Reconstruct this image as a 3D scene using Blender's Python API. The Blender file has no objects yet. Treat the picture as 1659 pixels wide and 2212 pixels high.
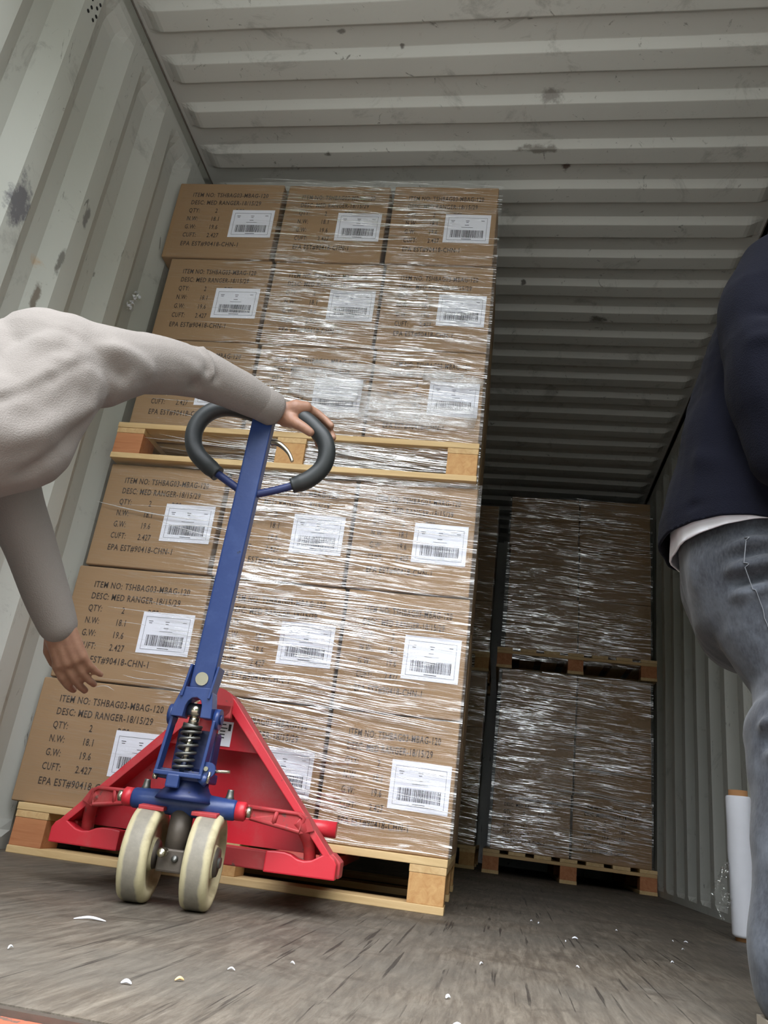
import bpy, bmesh, math, random
import numpy as np
from mathutils import Vector, Matrix, noise as mnoise

# ------------------------------------------------------------------ camera
SC = bpy.context.scene
COL = SC.collection
CAM_R = Matrix(((0.9836, -0.0632, 0.1690), (0.1332, -0.3768, -0.9167), (0.1216, 0.9242, -0.3621)))
cam = bpy.data.cameras.new('camera')
cam.sensor_fit = 'VERTICAL'
cam.sensor_height = 36.0
cam.lens = 1707.5 / 2212 * 36.0
cam.clip_start = 0.02
cam_o = bpy.data.objects.new('camera', cam)
COL.objects.link(cam_o)
_q = CAM_R.to_quaternion()
cam_o.matrix_world = Matrix.Translation((1.4017, -2.2254, 0.2047)) @ _q.to_matrix().to_4x4()
SC.camera = cam_o

# ------------------------------------------------------------------ world: overcast sky over a line of trees
W = bpy.data.worlds.new('overcast')
SC.world = W
W.use_nodes = True
nt = W.node_tree
nt.nodes.clear()
out = nt.nodes.new('ShaderNodeOutputWorld')
bg = nt.nodes.new('ShaderNodeBackground')
tc = nt.nodes.new('ShaderNodeTexCoord')
sep = nt.nodes.new('ShaderNodeSeparateXYZ')
nt.links.new(tc.outputs['Generated'], sep.inputs[0])
nz = nt.nodes.new('ShaderNodeTexNoise')
nz.inputs['Scale'].default_value = 12
nz.inputs['Detail'].default_value = 6
nt.links.new(tc.outputs['Generated'], nz.inputs['Vector'])
def wm(op, a, b, c=None):
    nd = nt.nodes.new('ShaderNodeMath'); nd.operation = op
    for i, v in enumerate((a, b) if c is None else (a, b, c)):
        if isinstance(v, bpy.types.NodeSocket):
            nt.links.new(v, nd.inputs[i])
        else:
            nd.inputs[i].default_value = v
    return nd.outputs[0]
def wstep(v, lo, hi):
    nd = nt.nodes.new('ShaderNodeMapRange'); nd.interpolation_type = 'SMOOTHSTEP'
    nt.links.new(v, nd.inputs['Value']); nd.inputs['From Min'].default_value = lo; nd.inputs['From Max'].default_value = hi
    return nd.outputs[0]
# unseen trees, height and clearing shaped to dim the rear and streak the film
gap = wm('MULTIPLY', wstep(sep.outputs['X'], -0.52, -0.40), wm('SUBTRACT', 1.0, wstep(sep.outputs['X'], 0.00, 0.08)))
thr = wm('ADD', wm('MULTIPLY_ADD', gap, -0.22, 0.50), wm('MULTIPLY', wstep(sep.outputs['X'], -0.30, -0.62), 0.30))
lane = wm('MULTIPLY', wstep(sep.outputs['X'], -0.07, -0.02), wm('SUBTRACT', 1.0, wstep(sep.outputs['X'], 0.03, 0.08)))  # narrow low opening added so the rear film mirrors sky
thr = wm('MULTIPLY_ADD', lane, -0.34, thr)
over = wm('SUBTRACT', wm('MULTIPLY_ADD', wm('SUBTRACT', nz.outputs['Fac'], 0.5), 0.55, sep.outputs['Z']), thr)
rp = nt.nodes.new('ShaderNodeValToRGB')
e = rp.color_ramp.elements
e[0].position = 0.0; e[0].color = (0.016, 0.022, 0.010, 1)
e[1].position = 0.47; e[1].color = (0.05, 0.07, 0.022, 1)
x = e.new(0.52); x.color = (0.97, 1.0, 1.04, 1)
x = e.new(0.9); x.color = (1.25, 1.3, 1.38, 1)
nt.links.new(wm('ADD', over, 0.5), rp.inputs[0])
# an overcast sky is about a third as bright low down as overhead
lum = wm('MULTIPLY_ADD', wm('MAXIMUM', sep.outputs['Z'], 0.0), 0.90, 0.36)
vm = nt.nodes.new('ShaderNodeVectorMath'); vm.operation = 'SCALE'
nt.links.new(rp.outputs[0], vm.inputs[0]); nt.links.new(lum, vm.inputs['Scale'])
nt.links.new(vm.outputs[0], bg.inputs['Color'])
bg.inputs['Strength'].default_value = 8.4
nt.links.new(bg.outputs[0], out.inputs[0])

SC.view_settings.view_transform = 'Standard'
SC.view_settings.look = 'None'
SC.view_settings.gamma = 1
SC.view_settings.use_curve_mapping = False
SC.view_settings.exposure = 0.04
try:
    SC.cycles.max_bounces = 8
    SC.cycles.transparent_max_bounces = 16
    SC.cycles.use_denoising = True
except Exception:
    pass
rnd = random.Random(7)

# ------------------------------------------------------------------ materials
def srgb(r, g, b):
    f = lambda c: (c / 255 / 12.92) if c <= 10 else ((c / 255 + 0.055) / 1.055) ** 2.4
    return (f(r), f(g), f(b), 1)

class NT:
    """small node-tree writer"""
    def __init__(s, name):
        s.m = bpy.data.materials.new(name)
        s.m.use_nodes = True
        s.t = s.m.node_tree
        s.t.nodes.clear()
        s.o = s.t.nodes.new('ShaderNodeOutputMaterial')
    def n(s, typ, ins=None, **props):
        nd = s.t.nodes.new('ShaderNode' + typ)
        for k, v in props.items():
            setattr(nd, k, v)
        for k, v in (ins or {}).items():
            if isinstance(v, bpy.types.NodeSocket):
                s.t.links.new(v, nd.inputs[k])
            else:
                nd.inputs[k].default_value = v
        return nd
    def coord(s, scale=(1, 1, 1), rot=(0, 0, 0), which='Object'):
        c = s.n('TexCoord')
        mp = s.n('Mapping', {'Vector': c.outputs[which], 'Scale': scale, 'Rotation': rot})
        return mp.outputs[0]
    def noise(s, vec, scale, detail=4, rough=0.55, dist=0.0):
        return s.n('TexNoise', {'Vector': vec, 'Scale': scale, 'Detail': detail, 'Roughness': rough, 'Distortion': dist}).outputs['Fac']
    def ramp(s, fac, stops, interp='LINEAR'):
        r = s.n('ValToRGB', {'Fac': fac})
        r.color_ramp.interpolation = interp
        els = r.color_ramp.elements
        while len(els) > 1:
            els.remove(els[-1])
        els[0].position = stops[0][0]
        els[0].color = stops[0][1] if len(stops[0][1]) == 4 else (*stops[0][1], 1)
        for p, c in stops[1:]:
            q = els.new(p)
            q.color = c if len(c) == 4 else (*c, 1)
        return r.outputs['Color']
    def mix(s, a, b, fac, mode='MIX'):
        nd = s.n('Mix', data_type='RGBA', blend_type=mode)
        for idx, v in ((0, fac), (6, a), (7, b)):
            if isinstance(v, bpy.types.NodeSocket):
                s.t.links.new(v, nd.inputs[idx])
            else:
                nd.inputs[idx].default_value = v
        return nd.outputs[2]
    def math(s, op, a, b=0.0, c=None, clamp=False):
        nd = s.n('Math', operation=op, use_clamp=clamp)
        for i, v in enumerate((a, b) if c is None else (a, b, c)):
            if isinstance(v, bpy.types.NodeSocket):
                s.t.links.new(v, nd.inputs[i])
            else:
                nd.inputs[i].default_value = v
        return nd.outputs[0]
    def bump(s, h, strength=0.3, dist=0.01):
        return s.n('Bump', {'Height': h, 'Strength': strength, 'Distance': dist}).outputs[0]
    def principled(s, color, rough=0.5, metal=0.0, normal=None, spec=0.5, sheen=0.0):
        b = s.n('BsdfPrincipled', {'Base Color': color, 'Roughness': rough, 'Metallic': metal, 'Specular IOR Level': spec})
        if normal is not None:
            s.t.links.new(normal, b.inputs['Normal'])
        if sheen:
            b.inputs['Sheen Weight'].default_value = sheen
        s.t.links.new(b.outputs[0], s.o.inputs[0])
        return b
BW = lambda v: (v, v, v, 1)

def m_simple(name, c, rough=0.5, metal=0.0, var=0.12, scale=30, bump=0.0, spec=0.5):
    t = NT(name)
    nv = t.noise(t.coord(), scale)
    col = t.mix(tuple(k * (1 - var) for k in c[:3]) + (1,), tuple(min(1, k * (1 + var)) for k in c[:3]) + (1,), nv)
    nm = t.bump(nv, bump, 0.004) if bump else None
    t.principled(col, rough, metal, nm, spec)
    return t.m

def m_worn_paint(name, c, wear, rough=0.42, amount=0.62, dust=None):
    """painted steel with chipped spots and a dusting"""
    t = NT(name)
    v = t.coord()
    a = t.noise(v, 38, 6, 0.65)
    b = t.noise(v, 9, 4)
    base = t.mix(tuple(k * 0.85 for k in c[:3]) + (1,), c, b)
    if dust:
        base = t.mix(base, dust, t.ramp(t.noise(v, 14, 6, 0.7), [(0.5, BW(0)), (0.75, BW(0.45))]))
    col = t.mix(base, wear, t.ramp(a, [(amount, BW(0)), (amount + 0.05, BW(1))]))
    t.principled(col, rough, 0.0, t.bump(a, 0.12, 0.003))
    return t.m

def m_container(name, base, dirt, marks=()):
    t = NT(name)
    v = t.coord()
    big = t.noise(v, 1.6, 5, 0.6)
    col = t.mix(tuple(k * 0.86 for k in base[:3]) + (1,), base, big)
    sm = t.noise(v, 5.5, 8, 0.72, 0.6)
    col = t.mix(col, dirt, t.ramp(sm, [(0.57, BW(0)), (0.66, BW(0.5)), (0.78, BW(0.75))]))
    sc = t.noise(t.coord((2.2, 2.2, 0.5)), 9, 7, 0.75, 1.2)
    col = t.mix(col, srgb(95, 92, 85), t.ramp(sc, [(0.625, BW(0)), (0.67, BW(0.75))]))
    ru = t.noise(v, 11, 5, 0.7)
    col = t.mix(col, srgb(96, 62, 44), t.ramp(ru, [(0.735, BW(0)), (0.76, BW(0.85))]))
    # single scuffs and stains, and a dent with its dark painted on: (point, half size, colour)
    wob = t.n('TexNoise', {'Vector': v, 'Scale': 16.0, 'Detail': 5.0, 'Roughness': 0.7}).outputs['Color']
    for p, sz, c in marks:
        off = t.n('VectorMath', {0: v, 1: p}, operation='SUBTRACT').outputs[0]
        off = t.n('VectorMath', {0: off, 1: tuple(1 / q for q in sz)}, operation='MULTIPLY').outputs[0]
        w2 = t.n('VectorMath', {0: wob, 1: (-0.5, -0.5, -0.5)}, operation='ADD').outputs[0]
        w2 = t.n('VectorMath', {0: w2, 1: (2.6, 2.6, 2.6)}, operation='MULTIPLY').outputs[0]
        ds = t.n('VectorMath', {0: t.n('VectorMath', {0: off, 1: w2}, operation='ADD').outputs[0]}, operation='LENGTH').outputs['Value']
        col = t.mix(col, c, t.ramp(ds, [(0.55, BW(0.85)), (1.0, BW(0))]))
    t.principled(col, 0.5, 0.0, t.bump(t.noise(v, 45, 4), 0.12, 0.004), 0.3)
    return t.m

M = {}
M['wall'] = m_container('wall_paint', srgb(194, 195, 188), srgb(142, 141, 136), (
    ((0, -0.70, 1.66), (0.06, 0.045, 0.085), srgb(92, 90, 98)), ((0, -0.424, 1.853), (0.05, 0.016, 0.045), srgb(110, 108, 108)), ((0, -0.50, 1.48), (0.05, 0.014, 0.08), srgb(104, 92, 80)),
    ((0, -0.467, 1.638), (0.05, 0.012, 0.06), srgb(98, 94, 88)), ((0, -0.53, 1.59), (0.05, 0.03, 0.02), srgb(186, 164, 138))))
M['ceiling'] = m_container('ceiling_paint', srgb(194, 194, 187), srgb(134, 132, 126), (
    ((1.493, 0.19, 2.65), (0.022, 0.035, 0.05), srgb(74, 48, 38)), ((0.564, 0.097, 2.65), (0.02, 0.012, 0.05), srgb(90, 88, 82)), ((1.417, -0.136, 2.65), (0.05, 0.03, 0.05), srgb(128, 124, 118)),
    ((0.909, -0.341, 2.65), (0.012, 0.010, 0.05), srgb(88, 84, 80)), ((0.701, -0.40, 2.65), (0.018, 0.012, 0.05), srgb(110, 108, 104)), ((1.334, -0.422, 2.65), (0.012, 0.010, 0.05), srgb(92, 90, 86)),
    ((1.378, 0.093, 2.65), (0.09, 0.02, 0.05), srgb(120, 116, 108)), ((1.719, 1.15, 2.65), (0.05, 0.04, 0.05), srgb(80, 76, 70)), ((1.348, 0.89, 2.65), (0.014, 0.014, 0.05), srgb(60, 56, 52))))
M['rail'] = m_container('rail_paint', srgb(186, 187, 176), srgb(140, 138, 130))

def m_floor():
    t = NT('plywood_floor')
    v = t.coord()
    g1 = t.noise(t.coord((14, 1.6, 1)), 4, 8, 0.72, 0.6)
    g3 = t.noise(t.coord((46, 6.0, 1)), 3, 5, 0.7, 0.3)
    g2 = t.noise(t.coord((26, 0.55, 1), (0, 0, -0.06)), 3, 4, 0.6, 0.12)
    b = t.noise(v, 2.2, 6, 0.62)
    fine = t.noise(v, 90, 4, 0.7)
    col = t.ramp(g1, [(0.3, srgb(62, 54, 46)), (0.48, srgb(92, 83, 72)), (0.68, srgb(128, 119, 106))])
    col = t.mix(col, srgb(120, 113, 101), t.ramp(g3, [(0.5, BW(0)), (0.72, BW(0.55))]))
    col = t.mix(col, srgb(88, 84, 77), t.ramp(b, [(0.4, BW(0)), (0.62, BW(0.6))]))
    col = t.mix(col, srgb(58, 50, 43), t.ramp(t.noise(v, 5, 7, 0.72, 0.9), [(0.54, BW(0)), (0.66, BW(0.65))]))
    col = t.mix(col, srgb(150, 144, 132), t.ramp(t.noise(v, 7, 7, 0.75, 0.5), [(0.62, BW(0)), (0.70, BW(0.35))]))
    col = t.mix(col, srgb(70, 62, 54), t.math('MULTIPLY', fine, 0.35))
    crack = t.ramp(g2, [(0.365, BW(1)), (0.39, BW(0))])
    patch = t.ramp(t.noise(v, 2.3, 3), [(0.44, BW(0)), (0.54, BW(1))])
    cm = t.math('MULTIPLY', crack, patch)
    col = t.mix(col, srgb(38, 32, 28), t.math('MULTIPLY', cm, 0.8))
    sx = t.n('SeparateXYZ', {0: v}).outputs['X']
    fr = t.math('FRACT', t.math('DIVIDE', t.math('ADD', sx, 0.11), 0.293))
    seam = t.math('LESS_THAN', fr, 0.008)
    col = t.mix(col, srgb(46, 40, 35), t.math('MULTIPLY', seam, 0.15))
    h = t.math('SUBTRACT', t.math('ADD', g3, t.math('MULTIPLY', fine, 0.3)), t.math('ADD', t.math('MULTIPLY', cm, 1.2), t.math('MULTIPLY', seam, 0.2)))
    t.principled(col, t.ramp(b, [(0.3, BW(0.5)), (0.7, BW(0.75))]), 0, t.bump(h, 0.5, 0.006), 0.35)
    return t.m
M['floor'] = m_floor()
M['rust_red'] = m_worn_paint('rusty_red_paint', srgb(176, 84, 58), srgb(92, 70, 58), 0.7, 0.56)

def m_cardboard():
    t = NT('cardboard')
    v = t.coord()
    f = t.noise(t.coord((1, 1, 60)), 6, 3)
    b = t.noise(v, 3, 5)
    rv = t.n('ObjectInfo').outputs['Random']
    col = t.mix(srgb(150, 121, 90), srgb(166, 137, 105), b)
    col = t.mix(col, srgb(154, 126, 95), t.math('MULTIPLY', rv, 0.9))
    col = t.mix(col, srgb(130, 103, 75), t.math('MULTIPLY', f, 0.35))
    t.principled(col, 0.75, 0, t.bump(f, 0.06, 0.003), 0.25)
    return t.m
M['card'] = m_cardboard()
M['ink'] = m_simple('box_ink', srgb(54, 42, 34), 0.8, var=0.1)
M['paper'] = m_simple('label_paper', srgb(226, 228, 238), 0.55, var=0.02)
M['label_ink'] = m_simple('label_ink', srgb(34, 34, 40), 0.6, var=0.05)

def m_wood(name, c1, c2, axis):
    t = NT(name)
    s = [9, 9, 9]; s[axis] = 0.8
    g = t.noise(t.coord(tuple(s)), 5, 7, 0.65, 0.8)
    rv = t.n('ObjectInfo').outputs['Random']
    col = t.mix(c1, c2, t.ramp(g, [(0.32, BW(0)), (0.7, BW(1))]))
    col = t.mix(col, tuple(k * 0.72 for k in c1[:3]) + (1,), t.math('MULTIPLY', rv, 0.35))
    t.principled(col, 0.7, 0, t.bump(g, 0.2, 0.003), 0.3)
    return t.m
M['wood_x'] = m_wood('pine_lengthwise', srgb(196, 164, 116), srgb(222, 194, 146), 0)
M['wood_y'] = m_wood('pine_crosswise', srgb(190, 154, 106), srgb(214, 184, 136), 1)
M['block'] = m_wood('pine_block', srgb(182, 134, 84), srgb(208, 168, 114), 1)
M['chip'] = m_wood('red_pine_block', srgb(168, 106, 70), srgb(196, 138, 94), 0)

M['red'] = m_worn_paint('red_jack_paint', srgb(196, 38, 52), srgb(70, 42, 40), 0.4, 0.665, srgb(176, 96, 92))
M['red_dusty'] = m_worn_paint('dusty_red_jack_paint', srgb(172, 52, 56), srgb(112, 70, 64), 0.6, 0.6, srgb(164, 112, 102))
M['blue'] = m_worn_paint('blue_jack_paint', srgb(34, 57, 110), srgb(32, 36, 54), 0.36, 0.66, srgb(66, 86, 134))
M['dark_blue'] = m_worn_paint('greasy_blue_paint', srgb(30, 44, 92), srgb(24, 26, 40), 0.45, 0.6)
M['rubber'] = m_simple('black_foam_grip', srgb(34, 38, 39), 0.5, var=0.15, scale=60, bump=0.06)
M['steel'] = m_simple('bright_steel', srgb(196, 190, 172), 0.25, 1.0, 0.15, 40)
M['dull_steel'] = m_simple('dull_steel', srgb(112, 112, 108), 0.45, 0.85, 0.2, 30)
M['grease'] = m_simple('greasy_iron', srgb(88, 80, 72), 0.5, 0.4, 0.3, 40, 0.2)
def m_tire():
    t = NT('cream_nylon_tire')
    v = t.coord()
    ax = t.math('ABSOLUTE', t.n('SeparateXYZ', {0: v}).outputs['X'])
    wob = t.math('ADD', ax, t.math('MULTIPLY', t.math('SUBTRACT', t.noise(v, 30, 5), 0.5), 0.01))
    worn = t.ramp(wob, [(0.0125, BW(1)), (0.0165, BW(0))])
    nn = t.noise(v, 60, 6, 0.7)
    col = t.mix(srgb(200, 190, 154), srgb(168, 157, 124), nn)
    rr = t.noise(v, 14, 5)
    col = t.mix(col, srgb(138, 126, 98), t.ramp(rr, [(0.52, BW(0)), (0.66, BW(0.7))]))
    gr = t.mix(srgb(112, 107, 97), srgb(148, 141, 127), nn)
    col = t.mix(col, gr, worn)
    t.principled(col, 0.55, 0, t.bump(nn, 0.15, 0.003), 0.4)
    return t.m
M['tire'] = m_tire()

def m_knit(name, c, sheen=0.25):
    t = NT(name)
    v = t.coord()
    k = t.noise(v, 420, 2, 0.5)
    b = t.noise(v, 12, 5)
    col = t.mix(tuple(q * 0.88 for q in c[:3]) + (1,), c, b)
    col = t.mix(col, tuple(min(1, q * 1.15) for q in c[:3]) + (1,), t.math('MULTIPLY', k, 0.5))
    t.principled(col, 0.95, 0, t.bump(t.math('ADD', k, t.math('MULTIPLY', b, 0.6)), 0.35, 0.004), 0.06, sheen)
    return t.m
M['sweater'] = m_knit('pale_knit', srgb(128, 122, 117), 0.05)
M['navy'] = m_knit('navy_fleece', srgb(17, 18, 27), 0.02)
def m_denim():
    t = NT('faded_denim')
    v = t.coord()
    tw = t.noise(t.coord((1, 1, 0.3), (0, 0.6, 0)), 260, 2)
    b = t.noise(v, 6, 6, 0.65)
    col = t.ramp(b, [(0.36, srgb(13, 16, 23)), (0.5, srgb(31, 34, 42)), (0.66, srgb(72, 77, 85))])
    col = t.mix(col, srgb(140, 144, 150), t.math('MULTIPLY', tw, 0.18))
    t.principled(col, 0.85, 0, t.bump(tw, 0.2, 0.002), 0.2, 0.15)
    return t.m
M['denim'] = m_denim()
M['trousers'] = m_knit('charcoal_cloth', srgb(52, 52, 56), 0.1)
M['white_cloth'] = m_simple('white_cotton', srgb(226, 228, 236), 0.85, var=0.04)
M['thread'] = m_simple('pale_thread', srgb(96, 99, 104), 0.8)
def m_skin():
    t = NT('skin')
    b = t.noise(t.coord(), 60, 5)
    col = t.mix(srgb(120, 85, 69), srgb(158, 120, 97), b)
    p = t.principled(col, 0.5, 0, t.bump(t.noise(t.coord(), 240, 3), 0.12, 0.002), 0.4)
    p.inputs['Subsurface Weight'].default_value = 0.08
    p.inputs['Subsurface Radius'].default_value = (0.01, 0.004, 0.002)
    return t.m
M['skin'] = m_skin()
M['hair'] = m_simple('black_hair', srgb(28, 24, 22), 0.6, var=0.3, scale=120, bump=0.4)
M['shoe'] = m_simple('dark_shoe', srgb(40, 38, 40), 0.6)
M['sole'] = m_simple('shoe_sole', srgb(170, 160, 146), 0.7)
M['core'] = m_simple('cardboard_core', srgb(176, 128, 84), 0.8)
M['hole'] = m_simple('dark_hole', srgb(24, 24, 24), 0.9)
M['tread_plate'] = m_simple('concrete', srgb(104, 103, 99), 0.9, var=0.2, scale=4)

def m_film(name, fac, wr=0.55, rough=0.06, haze=0.01, pleats=0.55, spread=None):
    """clear stretch film: several glossy layers, wrinkled across its width"""
    t = NT(name)
    c = t.n('TexCoord').outputs['Object']
    sp = t.n('SeparateXYZ', {0: c})
    # the streaks slant a little: z is sheared by u and by a slow noise
    slow = t.noise(c, 1.7, 2)
    zz = t.math('ADD', sp.outputs['Z'], t.math('ADD', t.math('MULTIPLY', sp.outputs['X'], 0.05), t.math('MULTIPLY', slow, 0.045)))
    cv = t.n('CombineXYZ', {'X': sp.outputs['X'], 'Y': sp.outputs['Y'], 'Z': zz}).outputs[0]
    def streak(sx, sz, det, ds):
        mp = t.n('Mapping', {'Vector': cv, 'Scale': (sx, sx, sz)}).outputs[0]
        return t.noise(mp, 1.0, det, 0.6, ds)
    s1 = streak(1.7, 75, 3, 0.2)
    s2 = streak(3.4, 210, 3, 0.15)
    h = t.math('ADD', s1, t.math('MULTIPLY', s2, 0.35))
    nm = t.bump(h, wr, 0.012)
    gl = t.n('BsdfGlossy', {'Color': (1, 1, 1, 1), 'Roughness': rough, 'Normal': nm})
    tr = t.n('BsdfTransparent', {'Color': (0.985, 0.985, 0.985, 1)})
    df = t.n('BsdfTranslucent', {'Color': (0.9, 0.9, 0.9, 1)})
    df2 = t.n('BsdfDiffuse', {'Color': (0.9, 0.9, 0.9, 1)})
    hz = t.n('MixShader', {0: 0.5, 1: df.outputs[0], 2: df2.outputs[0]})
    # where the film is gathered into pleats several layers lie on one another
    def pleat(sx, sz, lo, hi, ds):
        n_ = streak(sx, sz, 2, ds)
        d_ = t.math('ABSOLUTE', t.math('SUBTRACT', n_, 0.5))
        return t.ramp(d_, [(lo, BW(1)), (hi, BW(0))])
    p1 = pleat(1.2, 34, 0.005, 0.018, 0.25)
    p2 = pleat(2.2, 90, 0.010, 0.034, 0.2)
    area = t.ramp(streak(3.0, 9, 4, 0.6), [(0.38, BW(0.0)), (0.58, BW(1))])
    if spread:   # pleats thin out toward both ends, dense in between
        un = t.math('ADD', t.math('DIVIDE', sp.outputs['X'], 1.3), t.math('MULTIPLY', t.math('SUBTRACT', streak(2.0, 12, 2, 0.3), 0.5), 0.5))
        area = t.math('MULTIPLY', area, t.ramp(un, [(p_, BW(q_)) for p_, q_ in spread]))
    pl_ = t.math('MULTIPLY', t.math('MAXIMUM', p1, t.math('MULTIPLY', p2, 0.75)), area)
    f = t.math('ADD', fac, t.math('MULTIPLY', pl_, pleats))
    m1 = t.n('MixShader', {0: t.math('ADD', haze, t.math('MULTIPLY', pl_, 0.10)), 1: tr.outputs[0], 2: hz.outputs[0]})
    m2 = t.n('MixShader', {0: f, 1: m1.outputs[0], 2: gl.outputs[0]})
    t.t.links.new(m2.outputs[0], t.o.inputs[0])
    return t.m
M['film'] = m_film('stretch_film', 0.016, pleats=0.8, spread=((0.0, 0.12), (0.25, 0.25), (0.33, 1.0), (0.58, 1.0), (0.72, 0.40), (0.85, 0.16), (0.95, 0.3)))
M['film_up'] = m_film('stretch_film_upper', 0.02, 0.6, 0.07, 0.012, 0.8, ((0.0, 0.08), (0.25, 0.25), (0.36, 1.0), (0.7, 1.0), (0.86, 0.6), (0.95, 0.5)))
M['film_back'] = m_film('stretch_film_rear', 0.022, 0.36, 0.05, 0.0, 0.7)

def m_strand():  # bunched film whose white colour also stands in for highlight streaks
    t = NT('bunched_film_glints')
    nm = t.bump(t.noise(t.coord((6, 6, 200)), 3, 3), 0.3, 0.004)
    p = t.n('BsdfPrincipled', {'Base Color': (0.9, 0.9, 0.9, 1), 'Roughness': 0.12, 'Specular IOR Level': 1.0, 'Normal': nm})
    tr = t.n('BsdfTransparent', {'Color': (1, 1, 1, 1)})
    gl = t.n('BsdfGlossy', {'Color': (1, 1, 1, 1), 'Roughness': 0.1, 'Normal': nm})
    a = t.n('MixShader', {0: 0.45, 1: p.outputs[0], 2: gl.outputs[0]})
    m = t.n('MixShader', {0: 0.62, 1: tr.outputs[0], 2: a.outputs[0]})
    t.t.links.new(m.outputs[0], t.o.inputs[0])
    return t.m
M['strand'] = m_strand()
def m_fold():
    t = NT('layered_film')
    nm = t.bump(t.noise(t.coord((2, 2, 130)), 2, 4), 0.5, 0.01)
    gl = t.n('BsdfGlossy', {'Color': (1, 1, 1, 1), 'Roughness': 0.12, 'Normal': nm})
    df = t.n('BsdfDiffuse', {'Color': (0.9, 0.9, 0.92, 1)})
    a = t.n('MixShader', {0: 0.5, 1: df.outputs[0], 2: gl.outputs[0]})
    m = t.n('MixShader', {0: t.ramp(t.noise(t.coord((5, 5, 40)), 1.5, 4), [(0.38, BW(0.06)), (0.62, BW(0.38))]), 1: t.n('BsdfTransparent').outputs[0], 2: a.outputs[0]})
    t.t.links.new(m.outputs[0], t.o.inputs[0])
    return t.m
M['fold'] = m_fold()

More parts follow.
